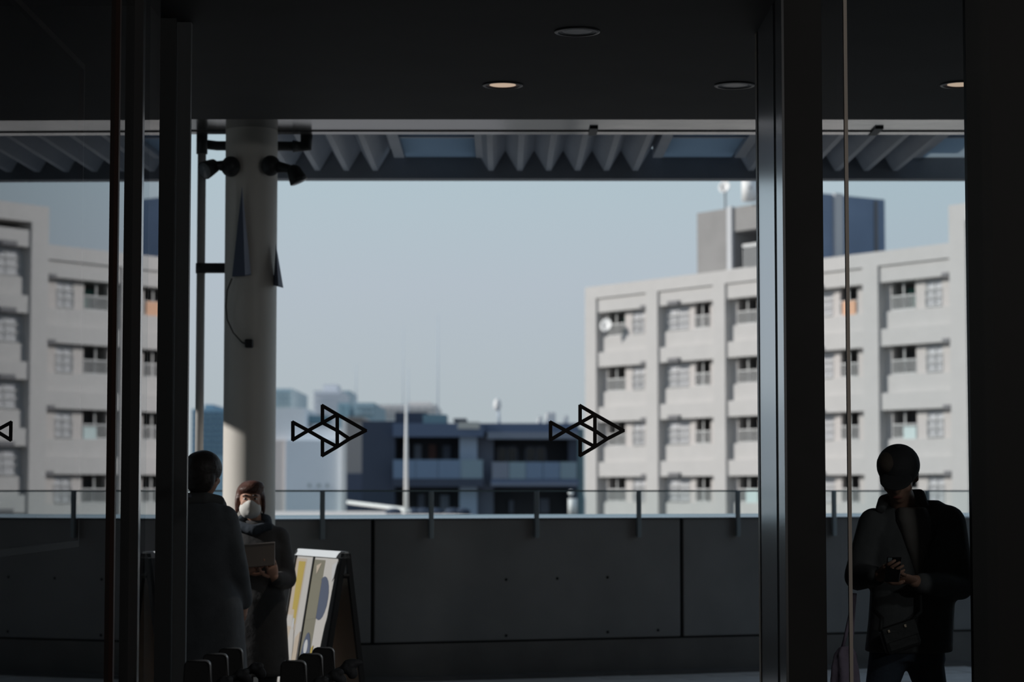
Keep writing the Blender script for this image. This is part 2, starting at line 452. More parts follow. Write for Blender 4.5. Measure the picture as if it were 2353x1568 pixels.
# ------------------------------------------------------------------ column and its fittings
CYc = 16.2; kc = F / CYc
CX = P(575, 784, CYc).x; CR = 60 / kc
col = thing('round_column', 'thick round painted steel column standing at the terrace edge', 'column', (CX, CYc, 0))
MB().tube([(CX, CYc, 0), (CX, CYc, 4.35)], CR, 40, False).build('shaft', M_colpaint, col, True)
MB().tube([(CX, CYc, 0), (CX, CYc, .04)], CR + .06, 40).build('base_plate', M_iron, col, True)

PX = P(460, 784, 16.4).x; kp = F / 16.4
dp = thing('drain_pipe', 'slim vertical drain pipe with branch standing left of the round column', 'pipe', (PX, 16.4, 0))
MB().tube([(PX, 16.4, 0), (PX, 16.4, 4.1)], .031, 16).build('pipe', M_pipe, dp, True)
zc = CAMZ + (1130 - 315) / kp
MB().tube([(PX, 16.4, zc - .11), (PX, 16.4, 4.1)], .041, 16).build('coupling', M_iron, dp, True)
zb = CAMZ + (1130 - 326) / kp
xe = P(702, 326, 16.55).x
MB().tube([(PX, 16.42, zb), (PX + .1, 16.5, zb), (xe - .05, 16.52, zb), (xe - .01, 16.52, zb + .01), (xe, 16.52, zb + .05), (xe, 16.52, 4.2)], .035, 14).build('branch_pipe', M_iron, dp, True)
MB().tube([(xe - .09, 16.52, zb), (xe + .012, 16.52, zb + .0), (xe + .012, 16.52, zb + .12)], .046, 14).build('elbow', M_iron, dp, True)
zk = CAMZ + (1130 - 616) / kp
MB().box(PX, CX - CR * .6, 16.35, 16.42, zk - .034, zk + .034).build('wall_bracket', M_iron, dp)
MB().tube([(PX, 16.4, zk - .036), (PX, 16.4, zk + .036)], .038, 16).build('pipe_clamp', M_iron, dp, True)

def spot(label, base, elbow, head, tip):
    t = thing('spot_light', label, 'spotlight', base, 'spotlights clamped to the round column')
    MB().ell(base, (.07, .07, .075)).build('joint', M_iron, t, True)
    MB().tube([base, elbow, head], [.05, .03, .05], 14).build('arm', M_iron, t, True)
    h, tp = Vector(head), Vector(tip); d = (tp - h).normalized()
    MB().tube([h - d * .06, h - d * .03, h + d * .04, tp], [.02, .05, .062, .066], 18).build('housing', M_iron, t, True)
    MB().tube([tp - d * .002, tp + d * .004], .058, 18).build('lens', mat('lens', (120, 125, 130), .2), t, True)
S = lambda px, py, Y: tuple(P(px, py, Y))
spot('black spotlight on the left of the round column, aimed at the drain pipe', S(530, 383, 16.0), S(497, 380, 16.0), S(486, 384, 16.0), S(470, 392, 15.95))
spot('black spotlight on the right of the round column, head hanging below the roof edge', S(622, 381, 16.0), S(665, 388, 15.97), S(678, 398, 15.95), S(687, 418, 15.95))

M_pen1 = mat('pennant_dark', (92, 100, 120), .7); M_pen2 = mat('pennant_light', (164, 170, 188), .7)
def pennant(label, top, bl, bm, br, back, Y):
    t = thing('pennant', label, 'pennant', P(*bm, Y), 'pennants hung on the round column')
    T, A, B, C = P(*top, Y - .02), P(*bl, Y + .04), P(*bm, Y - .08), P(*br, Y + .02)
    MB().prism([T, A, B], (0, .006, 0)).build('dark_face', M_pen1, t)
    MB().prism([T, B, C], (0, .006, 0)).build('light_face', M_pen2, t)
    MB().prism([A, B, C], (0, 0, .006)).build('lower_edge', M_pen1, t)
pennant('dark folded triangular pennant hung on the front of the round column', (556, 428), (533, 636), (563, 634), (577, 632), None, 15.98)
pennant('narrow triangular pennant sticking out past the right side of the column', (634, 560), (628, 656), (640, 658), (651, 662), None, 16.1)
cb = tag(MB().tube([P(533, 640, 15.99), P(522, 668, 16.0), P(519, 705, 16.03), P(522, 735, 16.03), P(536, 765, 16.0), P(556, 787, 15.985), P(574, 795, 15.98)], .005, 8).build('cable', mat('cable', (60, 58, 56), .6), None, True),
         'thin dark cable looping down the left side of the round column', 'cable')
tag(MB().box(*(lambda p: (p.x - .025, p.x + .03, 15.96, 16.02, p.z - .03, p.z + .03))(P(572, 790, 16))).build('junction_box', M_iron, None, bevel=.008),
    'small dark junction box halfway up the round column', 'box')

# sun blockers added out of frame at left, slotted for one low strip
for y0, y1, h in ((8, 14.0, 9), (14.0, 15.25, 2.75), (15.25, 15.7, 9), (15.7, 16.7, 3.55)):
    struct(MB().box(-7.6, -7.0, y0, y1, 0, h).build('wall_sun_block', M_room))
struct(MB().box(-7.6, -7.0, 14.0, 15.25, 4.75, 9).build('wall_sun_block', M_room))
struct(MB().box(-7.6, -7.0, 16.7, 32, 0, 9).build('wall_sun_block_far', M_room))
struct(MB().box(-6.55, -4.2, 11.6, SE, 4.40, 4.5).build('roof_side_shade', M_ceil))  # unseen slab added to extend that shade

# ------------------------------------------------------------------ the city beyond
struct(MB().box(-300, 300, 21, 900, -9.2, -9).build('ground_city', mat('city_ground', (120, 118, 115), .9, var=.1, scale=.05)))

# white apartment block, its facade turned to the low sun
FU = Vector((.573, -.822, 0)).normalized(); FV = Vector((.822, .573, 0)).normalized()
FO = Vector((3.91, 110, 0))
FR = (FO, FU, FV)
apt = thing('apartment_building', 'white sunlit apartment block with rows of recessed balconies', 'building', FO + FU * 12 + Vector((0, 0, -9)))
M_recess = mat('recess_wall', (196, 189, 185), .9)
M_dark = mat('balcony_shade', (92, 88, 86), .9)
M_win = mat('window_curtain', (190, 189, 192), .6)
M_winf = mat('window_frame', (196, 195, 195), .5)
M_rail = mat('balcony_rail', (204, 202, 200), .6)
M_hood = mat('vent_hood', (110, 108, 110), .6)
M_teal = mat('teal_netting', (70, 116, 106), .8)
M_laundry = mat('laundry', (216, 170, 140), .9); M_pale = mat('pale_green_sheet', (196, 210, 208), .9)
def FB(u0, u1, v0, v1, z0, z1, name, m): return MB().fbox(FR, u0, u1, v0, v1, z0, z1).build(name, m, apt)
ZR = 11.39
pil = [(0, .88), (4.75, 5.62), (9.62, 10.46), (14.4, 15.25), (19.3, 20.2)]
for u0, u1 in pil: FB(u0, u1, 0, 1.7, -9, ZR - .6, 'pillar', M_white)
FB(24.25, 25.15, 0, 1.7, -9, 12.9 - .7, 'pillar', M_white)
FB(29.1, 30, 0, 1.7, -9, 12.9 - .7, 'pillar', M_white)
FB(0, 24.25, 0, 1.7, ZR - .6, ZR, 'roof_band', M_white)
FB(24.25, 30, 0, 1.7, 12.2, 12.9, 'roof_band', M_white)
FB(.02, 24.2, 1.9, 9, -9, ZR - .15, 'rear_block', M_white)
FB(24.3, 30, 1.9, 9, -9, 12.7, 'rear_block', M_white)
def window(u0, u1, z0, z1, v):
    fr = MB(); g = .06
    fr.fbox(FR, u0, u1, v - .03, v + .05, z0, z0 + g); fr.fbox(FR, u0, u1, v - .03, v + .05, z1 - g, z1)
    fr.fbox(FR, u0, u0 + g, v - .03, v + .05, z0, z1); fr.fbox(FR, u1 - g, u1, v - .03, v + .05, z0, z1)
    n = max(2, round((u1 - u0) / .85))
    for i in range(1, n):
        c = u0 + (u1 - u0) * i / n; fr.fbox(FR, c - g / 2, c + g / 2, v - .03, v + .05, z0, z1)
    f = fr.build('window', M_winf, apt)
    for i in range(n):
        a = u0 + (u1 - u0) * i / n + .03; b = u0 + (u1 - u0) * (i + 1) / n - .03
        MB().fbox(FR, a, b, v + .01, v + .03, z0 + .05, z1 - .05).build('pane', M_win, f)
    lb = MB(); k = int((u1 - u0) / .13)
    for i in range(k + 1):
        c = u0 + (u1 - u0) * i / k; lb.fbox(FR, c - .012, c + .012, v - .09, v - .07, z0 + .02, z1 - .35)
    for z in (z0 + .05, (z0 + z1) / 2 - .15, z1 - .38): lb.fbox(FR, u0, u1, v - .095, v - .065, z - .018, z + .018)
    lb.build('window_grille', M_rail, f)
def bay(u0, u1, typ, dz, floors, top):
    v0 = .45
    for k in range(floors):
        zo = 10.1 - 2.65 * k + dz; zs = zo - 1.2
        FB(u0, u1, .10, 1.6, zo, (zo + .685) if k == 0 else zo + .71, 'lintel' if k == 0 else 'slab_edge', M_white)
        FB(u0, u1, .32, .44, zs - .74, zs, 'balcony_parapet', M_white)
        if k == floors - 1: FB(u0, u1, .1, 1.6, -9, zs - .74, 'lower_wall', M_white)
        if typ == 'A': o0, o1, w0, w1_ = u0 + .36, u0 + 1.72, u0 + 2.29, u0 + 3.2
        else: w0, w1_, o0, o1 = u0 + .0, u0 + 1.75, u0 + 2.22, u0 + 3.28
        for a, b in ((u0, min(o0, w0)), (min(o1, w1_), max(o0, w0)), (max(o1, w1_), u1)):
            if b - a > .03: FB(a, b, v0, v0 + .2, zs - .2, zo, 'infill_wall', M_recess)
        FB(w0, w1_, v0 + .12, v0 + .2, zs - .2, zo, 'infill_wall', M_recess)
        window(w0, w1_, zs + .02, zo - .05, v0 + .06)
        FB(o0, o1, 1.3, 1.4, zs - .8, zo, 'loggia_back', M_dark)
        dm = M_dark
        if typ == 'A' and u0 > 20 and k == 0: dm = M_teal
        if typ == 'A' and u0 < 2 and k == 0: dm = M_teal
        dr = MB().fbox(FR, o0 + .15, o1 - .15, 1.2, 1.28, zs - .7, zo - .25).build('balcony_door', dm if dm is M_teal else mat('door_glass', (70, 70, 72), .3), apt)
        rb = MB(); kk = int((o1 - o0) / .11)
        for i in range(kk + 1):
            c = o0 + (o1 - o0) * i / kk; rb.fbox(FR, c - .014, c + .014, v0 - .02, v0 + .005, zs - .02, zs + .60)
        for z in (zs + .04, zs + .60): rb.fbox(FR, o0, o1, v0 - .03, v0 + .01, z - .025, z + .025)
        rb.build('railing', M_rail, apt)
        FB((o0 + o1) / 2 - .03, (o0 + o1) / 2 + .03, v0, v0 + .04, zs, zo, 'mullion_post', M_rail)
        if typ == 'B': FB(u0 + .75, u0 + 1.55, -.02, .3, zo - .02, zo + .17, 'vent_hood', M_hood)
        else: FB(u1 - .45, u1 - .06, .02, .3, zo - .05, zo + .12, 'vent_hood', M_hood)
    if typ == 'B' and 15 < u0 < 16:
        FB(u0 + 2.4, u0 + 3.2, .4, .43, 8.9, 9.5, 'laundry', M_laundry)
    if typ == 'A' and u0 > 20:
        FB(u0 + 1.0, u0 + 1.7, .4, .43, 8.9 - 5.3, 9.4 - 5.3, 'hung_sheet', M_pale)
    if typ == 'A' and 10 < u0 < 11:
        FB(u0 + .9, u0 + 1.7, .4, .43, 8.9 - 7.95, 9.5 - 7.95, 'hung_sheet', M_pale)
bay(.88, 4.75, 'A', 0, 4, ZR); bay(5.62, 9.62, 'B', 0, 4, ZR); bay(10.46, 14.4, 'A', 0, 4, ZR)
bay(15.25, 19.3, 'B', 0, 4, ZR); bay(20.2, 24.25, 'A', 0, 4, ZR); bay(25.15, 29.1, 'B', 1.1, 5, 12.9)

# roof house on it: grey concrete stair tower and its flank, blue shade put into the colour
M_grey = mat('grey_concrete', (144, 141, 139), .9, var=.08, scale=.8)
M_flank = mat('flank_shade_blue', (122, 138, 162), .8, var=.10, scale=.5)
FB(4.94, 7.6, 3, 8.5, ZR - .2, 14.75, 'roof_house', M_grey)
FB(7.6, 10.2, 3, 8.5, 13.6, 14.75, 'roof_house_lintel', M_grey)
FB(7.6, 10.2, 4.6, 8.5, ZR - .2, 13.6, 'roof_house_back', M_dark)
FB(7.30, 7.62, 2.85, 3.0, ZR - .2, 14.8, 'downpipe', mat('pale_pipe', (190, 190, 192), .5))
FB(10.2, 11.8, 3, 8.7, ZR - .2, 15.1, 'roof_tower', M_flank)
FB(11.8, 11.95, 5.4, 5.9, ZR, 15.15, 'downpipe', mat('pale_pipe', (190, 190, 192), .5))
FB(11.8, 11.85, 8.0, 8.2, ZR, 15.0, 'tower_seam', M_hood)
rb = MB()
for i in range(9): rb.fbox(FR, 8.3 + i * .16, 8.34 + i * .16, 3.0, 3.04, ZR, 12.9 - abs(i - 3) * .05)
rb.fbox(FR, 8.25, 9.7, 2.98, 3.06, 12.8, 12.95); rb.build('roof_railing', M_rail, apt)
FB(7.9, 9.6, 2.2, 2.8, ZR - .1, ZR + .35, 'roof_unit', M_rail)

M_dish = mat('dish_white', (238, 235, 232), .6)
def dish(px, py, Y, r, label, ground, group='satellite dishes', sup=None):
    c = P(px, py, Y); t = thing('satellite_dish', label, 'satellite dish', c, group)
    n = 18; d = Vector((-.55, -.8, .25)).normalized(); ux = d.cross(Vector((0, 0, 1))).normalized(); uz = ux.cross(d)
    rings = [[tuple(c + (ux * math.cos(2 * PI * i / n) + uz * math.sin(2 * PI * i / n)) * r * f + d * (f * f - 1) * r * .3) for i in range(n)] for f in (.15, .5, .8, 1.0)]
    rings += [[tuple(Vector(p) - d * .03) for p in rr] for rr in reversed(rings)]
    MB().loft(rings).build('reflector', M_dish, t, True)
    MB().tube([c + d * .02 - uz * r * .8, c + d * r * .9], .03, 8).build('feed_arm', M_hood, t)
    pb = c - d * r * .35
    MB().tube([pb, (pb.x, pb.y, ground)], .04 if r < .6 else .06, 8).build('mast', M_hood, t)
    return t
dish(1392, 747, 108.0, .32, 'small white satellite dish on the top left balcony of the white apartment block', 8.9)
dish(1664, 429, 107.2, .30, 'white satellite dish on a mast above the grey roof house', 14.77)
def roof_tank(px0, py0, px1, py1, Y, label):
    a, b = P(px0, py0, Y), P(px1, py1, Y); r = (b.x - a.x) / 2; cx = (a.x + b.x) / 2
    t = thing('water_tank', label, 'water tank', (cx, Y, b.z), 'white roof tanks')
    MB().tube([(cx, Y, b.z), (cx, Y, a.z)], r, 20).build('tank', M_dish, t, True)
    MB().tube([(cx, Y, a.z), (cx, Y, a.z + .08)], [r, r * .7], 20).build('lid', M_dish, t, True)
    MB().tube([(cx, Y - r, (a.z + b.z) / 2), (cx, Y + r, (a.z + b.z) / 2)], .06, 8).build('band', M_hood, t)
pt = (FO + FU * 9.6 + FV * 4)
roof_tank(1704, 405, 1740, P(1722, 0, 1) and 462, pt.y, 'white tank on top of the grey roof house, cut off by the door post')

# far buildings in front of us, faces in shade
def facebox(px0, py0, px1, py1, Y, depth, b=None):
    a, c = P(px0, py0, Y), P(px1, py1, Y); x0, x1 = sorted((a.x, c.x))
    return (b or MB()).box(x0, x1, Y, Y + depth, c.z, a.z)
GBOT = 1130 + (1.45 + 9) * 1                  # unused marker
def build_block(name, label, rects, Y, group=None, root_px=None):
    """rects: (part name, px0, py0, px1, py1, depth offset, depth, material)"""
    x = P((rects[0][1] + rects[0][3]) / 2, 1130, Y).x
    t = thing(name, label, 'building', (x, Y, -9), group)
    for pn, a, b, c, d, off, dep, m in rects:
        facebox(a, b, c, d, Y + off, dep).build(pn, m, t)
    return t
def low(Y): return 1130 + (CAMZ + 9) * F / Y   # pixel row of the city ground at depth Y

N1 = mat('navy_wall', (60, 70, 88), .8, var=.06, scale=.4); N2 = mat('navy_band', (88, 104, 130), .8)
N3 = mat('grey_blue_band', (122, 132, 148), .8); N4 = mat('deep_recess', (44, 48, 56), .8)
N5 = mat('blue_balcony_glass', (104, 128, 156), .35); N5b = mat('pale_balcony_glass', (122, 146, 160), .35)
N6 = mat('pale_blue_wall', (150, 168, 190), .8); N7 = mat('pillar_grey', (92, 100, 116), .8)
N8 = mat('teal_wall', (116, 146, 156), .7)
YB = 126.0
gb = low(YB)
dk = build_block('apartment_building', 'dark blue grey low apartment building with glass fronted balconies', [
    ('side_wall', 832, 968, 906, gb, 0, 12, N1),
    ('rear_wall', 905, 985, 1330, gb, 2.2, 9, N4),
    ('roof_slab', 903, 973, 1112, 1004, -.6, 11, N2),
    ('roof_slab', 1108, 973, 1330, 994, -.2, 11, N2),
    ('fascia', 1120, 993, 1328, 1009, -.6, .5, N3),
    ('pillar', 1056, 1003, 1096, gb, 0, 2.3, N6),
    ('pillar', 1096, 1003, 1134, gb, .5, 2.3, N7),
    ('pillar', 1306, 1003, 1328, gb, .5, 2.3, N1),
    ('floor_slab', 903, 1100, 1112, 1119, -.8, 3, N1),
    ('floor_slab', 1128, 1102, 1330, 1119, -.8, 3, N2),
    ('slab_edge', 1128, 1111, 1326, 1116, -.9, .2, N3),
    ('corner_wall', 1322, 985, 1343, gb, .8, 8, N8),
], YB)
def glasses(px0, px1, n, m):
    for i in range(n):
        a = px0 + (px1 - px0) * i / n; b = px0 + (px1 - px0) * (i + 1) / n
        facebox(a + .6, 1057 if px0 < 1100 else 1062, b - .6, 1101, YB - .75, .06).build('balcony_panel', m[i % len(m)], dk)
glasses(903, 1110, 4, [N5, N5, N5, N5b]); glasses(1130, 1326, 5, [N3, N5b, N5, N5, N5b])
for fx in ((1140, 1190), (1206, 1256)):
    f = MB()
    for a, b, c, d in ((fx[0], 1026, fx[1], 1030), (fx[0], 1026, fx[0] + 4, 1102), ((fx[0] + fx[1]) / 2 - 2, 1026, (fx[0] + fx[1]) / 2 + 2, 1102), (fx[1] - 4, 1026, fx[1], 1102)):
        facebox(a, b, c, d, YB + 2.1, .1, f)
    w_ = f.build('window', N7, dk)
    for a, b in ((fx[0] + 4, (fx[0] + fx[1]) / 2 - 2), ((fx[0] + fx[1]) / 2 + 2, fx[1] - 4)):
        facebox(a, 1030, b, 1102, YB + 2.15, .04).build('pane', mat('dark_pane', (36, 42, 50), .2), w_)
for a, b, y0, y1, m in ((925, 940, 1020, 1057, N2), (985, 1002, 1022, 1057, mat('brown_curtain', (96, 72, 70), .9)), (1018, 1035, 1024, 1057, N7), (952, 968, 1022, 1057, N3),
                        (1012, 1032, 1138, 1180, N3), (960, 975, 1136, 1180, N7), (1170, 1180, 1150, 1180, N7), (1240, 1262, 1146, 1180, N7)):
    facebox(a, y0, b, y1, YB + 2.0, .15).build('balcony_door', m, dk)
for a, y0, b, y1, off, m, pn in ((908, 948, 980, 974, 1.5, N1, 'roof_room'), (972, 953, 1026, 974, 1.4, N8, 'roof_glazing'), (1042, 962, 1072, 968, 1, N1, 'roof_awning'),
                                 (1046, 967, 1050, 974, 1, N1, 'awning_post'), (1052, 970, 1102, 986, -.65, mat('pale_box', (186, 188, 184), .8), 'roof_parapet_box')):
    facebox(a, y0, b, y1, YB + off, 3).build(pn, m, dk)

M_ant = mat('antenna_metal', (205, 214, 224), .6)
RZ = lambda Y: 1130 - (P(1000, 973, YB - .6).z + .02 - CAMZ) * F / Y      # the roof line of the dark apartments at depth Y
def mast(px, y0, y1, Y, r, label, name='antenna_mast', m=None, group='thin antenna masts on the far roofs', cat='antenna'):
    a, b = P(px, y0, Y), P(px, y1, Y)
    t = thing(name, label, cat, b, group)
    h = a.z - b.z
    MB().tube([b, b + Vector((0, 0, h * .5)), (b.x, b.y, a.z)], [r, r * .8, r * .5], 8).build('pole', m or M_ant, t, True)
    MB().tube([b, b + Vector((0, 0, .08))], r * 2, 8).build('base', m or M_ant, t)
    return t
mast(1006, 722, RZ(132), 132, .035, 'tallest thin antenna mast, above the dark apartment roof')
mast(926, 750, RZ(132), 132, .025, 'thin antenna mast just left of the white flagpole top')
mast(938, 845, RZ(133), 133, .035, 'short thin antenna mast just right of the white flagpole')
mast(818, 835, 926, 216, .05, 'thin antenna mast over the pair of teal buildings')
flag = mast(933, 930, 1178, 60, .062, 'tall white flagpole in front of the dark apartment building', 'flagpole', mat('white_pole', (232, 230, 226), .5), None, 'flagpole')
ball = thing('antenna', 'white ball topped antenna on the dark apartment roof', 'antenna', P(1147, 973, YB + 1), 'roof antennas')
MB().ell(P(1143, 931, YB + 1), (.22, .22, .36)).build('dome', M_dish, ball, True)
MB().tube([P(1147, 974, YB + 1), P(1145, 938, YB + 1)], .07, 8).build('pole', M_ant, ball, True)
for i, (a, y0, b, y1, l) in enumerate(((1236, 958, 1246, 973, 'small white box on the dark roof, left of a taller one'), (1255, 949, 1277, 973, 'largest white box on the right end of the dark apartment roof'),
                                   (1296, 956, 1306, 973, 'small white box on the dark roof nearest the white apartment block'))):
    r = thing('roof_unit', l, 'roof unit', P((a + b) / 2, y1, YB + 1.5), 'white units on the dark apartment roof')
    facebox(a, y0, b, y1, YB + 1.5, 1.0).build('casing', M_dish, r, bevel=.05)
    facebox(a + 1, y0 - 1, b - 1, y0, YB + 1.6, .8).build('lid', N3, r)

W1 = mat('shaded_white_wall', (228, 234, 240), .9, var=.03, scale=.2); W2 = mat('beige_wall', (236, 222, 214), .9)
W3 = mat('pale_top_wall', (240, 242, 244), .9); T1 = mat('taupe_wall', (172, 166, 163), .9)
Y2 = 170.0; g2 = low(Y2)
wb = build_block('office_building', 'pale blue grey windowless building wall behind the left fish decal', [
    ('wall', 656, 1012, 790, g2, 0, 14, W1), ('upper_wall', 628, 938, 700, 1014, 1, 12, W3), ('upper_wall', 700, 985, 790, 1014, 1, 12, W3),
    ('edge_strip', 785, 962, 798, g2, -.5, 1, mat('sunlit_edge_tone', (244, 240, 236), .9)), ('beige_wall', 628, 1012, 657, g2, .2, 12, W2),  # sunlit look of the edge strip put into its colour
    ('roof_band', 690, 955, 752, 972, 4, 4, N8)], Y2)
for a, b in ((708, 714), (729, 736), (749, 755)): facebox(a, 1112, b, 1120, Y2 - .05, .2).build('vent', mat('vent_grey', (160, 170, 172), .8), wb)
Y3 = 145.0
build_block('narrow_building', 'narrow taupe building squeezed between the pale wall and the dark apartments', [
    ('upper_wall', 796, 962, 834, 1088, 0, 10, T1), ('lower_wall', 796, 1088, 834, low(Y3), -.1, 10, mat('slate_base', (84, 92, 112), .8)), ('cornice', 795, 958, 835, 963, -.3, 10, T1)], Y3)

FT1 = mat('far_teal', (204, 219, 225), .9); FT2 = mat('far_pale', (242, 242, 245), .9); FT3 = mat('far_beige', (240, 233, 228), .9); FTW = mat('far_window', (164, 187, 196), .6)  # far tower colours paled to carry the distance haze
def far(label, px0, py0, px1, Y, m, nx, ny, wm, group, extra=()):
    t = build_block('office_tower', label, [('facade', px0, py0, px1, low(Y), 0, 20, m)], Y, group)
    for (a, b, c, d) in extra: facebox(a, b, c, d, Y + 2, 8).build('roof_house', m, t)
    wdt = (px1 - px0) / nx
    for i in range(nx):
        for j in range(ny):
            x = px0 + wdt * (i + .22); y = py0 + 6 + j * 13
            facebox(x, y, x + wdt * .56, y + 7, Y - .3, .4).build('window', wm, t)
    return t
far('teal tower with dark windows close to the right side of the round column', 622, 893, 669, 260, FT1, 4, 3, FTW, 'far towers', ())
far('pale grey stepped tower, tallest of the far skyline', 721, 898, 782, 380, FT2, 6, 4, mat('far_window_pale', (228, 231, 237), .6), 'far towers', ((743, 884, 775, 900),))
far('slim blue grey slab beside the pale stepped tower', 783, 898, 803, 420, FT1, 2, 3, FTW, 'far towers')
far('teal building whose roof shows behind the upper left fish fin', 776, 926, 800, 220, mat('far_teal_dark', (168, 189, 197), .9), 2, 2, FTW, 'far towers')  # darker teal, paled for haze as well
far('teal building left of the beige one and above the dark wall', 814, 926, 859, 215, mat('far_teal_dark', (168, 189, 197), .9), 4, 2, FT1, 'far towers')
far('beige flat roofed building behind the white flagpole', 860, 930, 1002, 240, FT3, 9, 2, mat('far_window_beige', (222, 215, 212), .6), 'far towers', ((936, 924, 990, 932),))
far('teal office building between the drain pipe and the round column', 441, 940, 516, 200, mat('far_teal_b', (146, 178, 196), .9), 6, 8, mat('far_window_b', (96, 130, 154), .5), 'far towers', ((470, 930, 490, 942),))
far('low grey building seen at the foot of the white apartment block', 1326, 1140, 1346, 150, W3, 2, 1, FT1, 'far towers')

# low roof just beyond the parapet
rf = thing('flat_roof', 'low pinkish flat roof with white edge just beyond the parapet', 'roof', P(800, 1175, 75))
a, b, c, d = P(560, 1162, 75), P(935, 1176, 75), P(1160, 1181, 58), P(480, 1181, 58)
MB().prism([(a.x, a.y, .80), (b.x, b.y, .80), (c.x, c.y, .80), (d.x, d.y, .80)], (0, 0, -9.8)).build('roof_deck', W2, rf)
MB().tube([P(800, 1155, 75.2), P(940, 1172, 70)], .06, 8).build('white_edge', M_dish, rf)
for i, px in enumerate((905, 950, 972, 1000, 1040, 1062)):
    MB().ell(P(px, 1177, 66), (.25, .2, .12)).build('roof_vent', N1, rf, True)
pb = thing('globe_lamp', 'white globe lamp on a pale post at the foot of the white apartment block', 'lamp', P(1313, 1182, 70))
MB().ell(P(1312, 1133, 70), .085).build('globe', M_dish, pb, True)
MB().tube([P(1316, 1182, 70), P(1316, 1146, 70)], .14, 12).build('post', M_dish, pb, True)
MB().tube([(pb.location.x + .05, 70, -9), P(1316, 1182, 70)], .12, 12).build('footing', M_hood, pb, True)

# ------------------------------------------------------------------ people
M_skin = mat('skin', (196, 150, 128), .55, var=.04); M_hair = mat('black_hair', (66, 60, 58), .5, var=.2, scale=40, bump=.3)
M_hairb = mat('brown_hair', (84, 52, 42), .5, var=.2, scale=40, bump=.3)
M_coat = mat('black_coat', (98, 98, 99), .9, var=.15, scale=9, bump=.4); M_coat2 = mat('charcoal_coat', (102, 105, 110), .9, var=.15, scale=9, bump=.4)
M_shirt = mat('dark_grey_shirt', (142, 134, 128), .9, var=.1, scale=12, bump=.3)
M_trs = mat('dark_trousers', (56, 59, 65), .9, var=.1, scale=10, bump=.3); M_jean = mat('navy_jeans', (64, 72, 86), .9, var=.1, scale=14, bump=.3)
M_shoe = mat('black_shoe', (26, 26, 27), .5); M_eye = mat('eye_white', (225, 222, 218), .3); M_iris = mat('iris', (30, 20, 16), .2)
M_lip = mat('lips', (160, 100, 92), .5); M_mask = mat('white_mask', (228, 226, 222), .8, var=.02, scale=20)
M_cap = mat('black_cap', (56, 55, 57), .8, bump=.2, scale=30); M_capb = mat('brown_cap_panel', (92, 78, 68), .8, bump=.2, scale=30)

def rot(yaw, pitch, roll=0):
    """head frame: -y is the way the face looks; yaw turns, pitch > 0 bows the head"""
    return Matrix.Rotation(yaw, 3, 'Z') @ Matrix.Rotation(pitch, 3, 'X') @ Matrix.Rotation(roll, 3, 'Y')

def head_into(b, c, R, k=1.0):
    c = Vector(c); T = lambda x, y, z: c + R @ Vector((x, y, z)) * k
    E = lambda p, r: b.ell(T(*p), tuple(v * k for v in r), R, 18, 12)
    E((0, .008, .025), (.076, .094, .088)); E((0, -.022, -.035), (.062, .070, .075)); E((0, -.048, -.082), (.034, .035, .030))
    E((0, -.088, -.012), (.011, .016, .026)); E((0, -.098, -.030), (.016, .015, .012)); E((0, -.075, .022), (.058, .022, .014))
    for s in (-1, 1):
        E((s * .079, .010, -.012), (.010, .021, .034)); E((s * .040, -.060, -.028), (.026, .026, .024))
    E((0, -.088, -.060), (.025, .011, .010))

def face_parts(par, c, R, k=1.0, mouth=True):
    c = Vector(c); T = lambda x, y, z: c + R @ Vector((x, y, z)) * k
    for s in (-1, 1):
        e = MB().ell(T(s * .031, -.077, .004), (.014 * k, .010 * k, .008 * k), R).build('eye', M_eye, par, True)
        MB().ell(T(s * .031, -.0855, .004), (.0065 * k, .003 * k, .0065 * k), R).build('iris', M_iris, e, True)
        MB().tube([T(s * .050, -.078, .022), T(s * .032, -.092, .028), T(s * .015, -.093, .024)], [.003, .005, .004]).build('eyebrow', M_hair, par, True)
    if mouth: MB().ell(T(0, -.0985, -.060), (.022 * k, .004 * k, .007 * k), R).build('mouth', M_lip, par, True)

def hand_into(b, wrist, d, nrm, curl=.6, k=1.0, side=1, spread=.0):
    """palm and five fingers; d points out along the hand, nrm out of the back of the hand, side = which way the thumb lies"""
    w = Vector(wrist); d = Vector(d).normalized(); n = Vector(nrm); n = (n - d * n.dot(d)).normalized(); s = d.cross(n) * side
    b.loft([[tuple(w + d * a * k + (s * math.cos(t) * wd + n * math.sin(t) * th) * k) for t in (2 * PI * i / 14 for i in range(14))]
            for a, wd, th in ((-.03, .026, .020), (0, .028, .019), (.03, .040, .018), (.07, .043, .016), (.092, .040, .012))])
    for i, (off, L) in enumerate(((.032, .070), (.011, .078), (-.011, .072), (-.031, .056))):
        p = w + d * .086 * k + s * off * k; dd = (d + s * off * spread * 6).normalized(); pts = [p]
        for j, f in enumerate((.45, .32, .25)):
            dd = (dd - n * math.tan(curl * (.55 + .3 * j)) * .8).normalized(); p = p + dd * L * f * k; pts.append(p)
        b.tube(pts, [.0092 * k, .0088 * k, .0080 * k, .0066 * k], 10); b.ell(pts[-1], .0066 * k, n=8, m=6); b.ell(pts[0], .0092 * k, n=8, m=6)
    p = w + d * .022 * k + s * .034 * k; dd = (d * .7 + s * .75 - n * .2).normalized(); pts = [p]
    for f in (.042, .032, .026): 
        p = p + dd * f * k; pts.append(p); dd = (dd + d * .25 - s * .3 - n * curl * .25).normalized()
    b.tube(pts, [.013 * k, .0115 * k, .0105 * k, .008 * k], 10); b.ell(pts[-1], .008 * k, n=8, m=6)

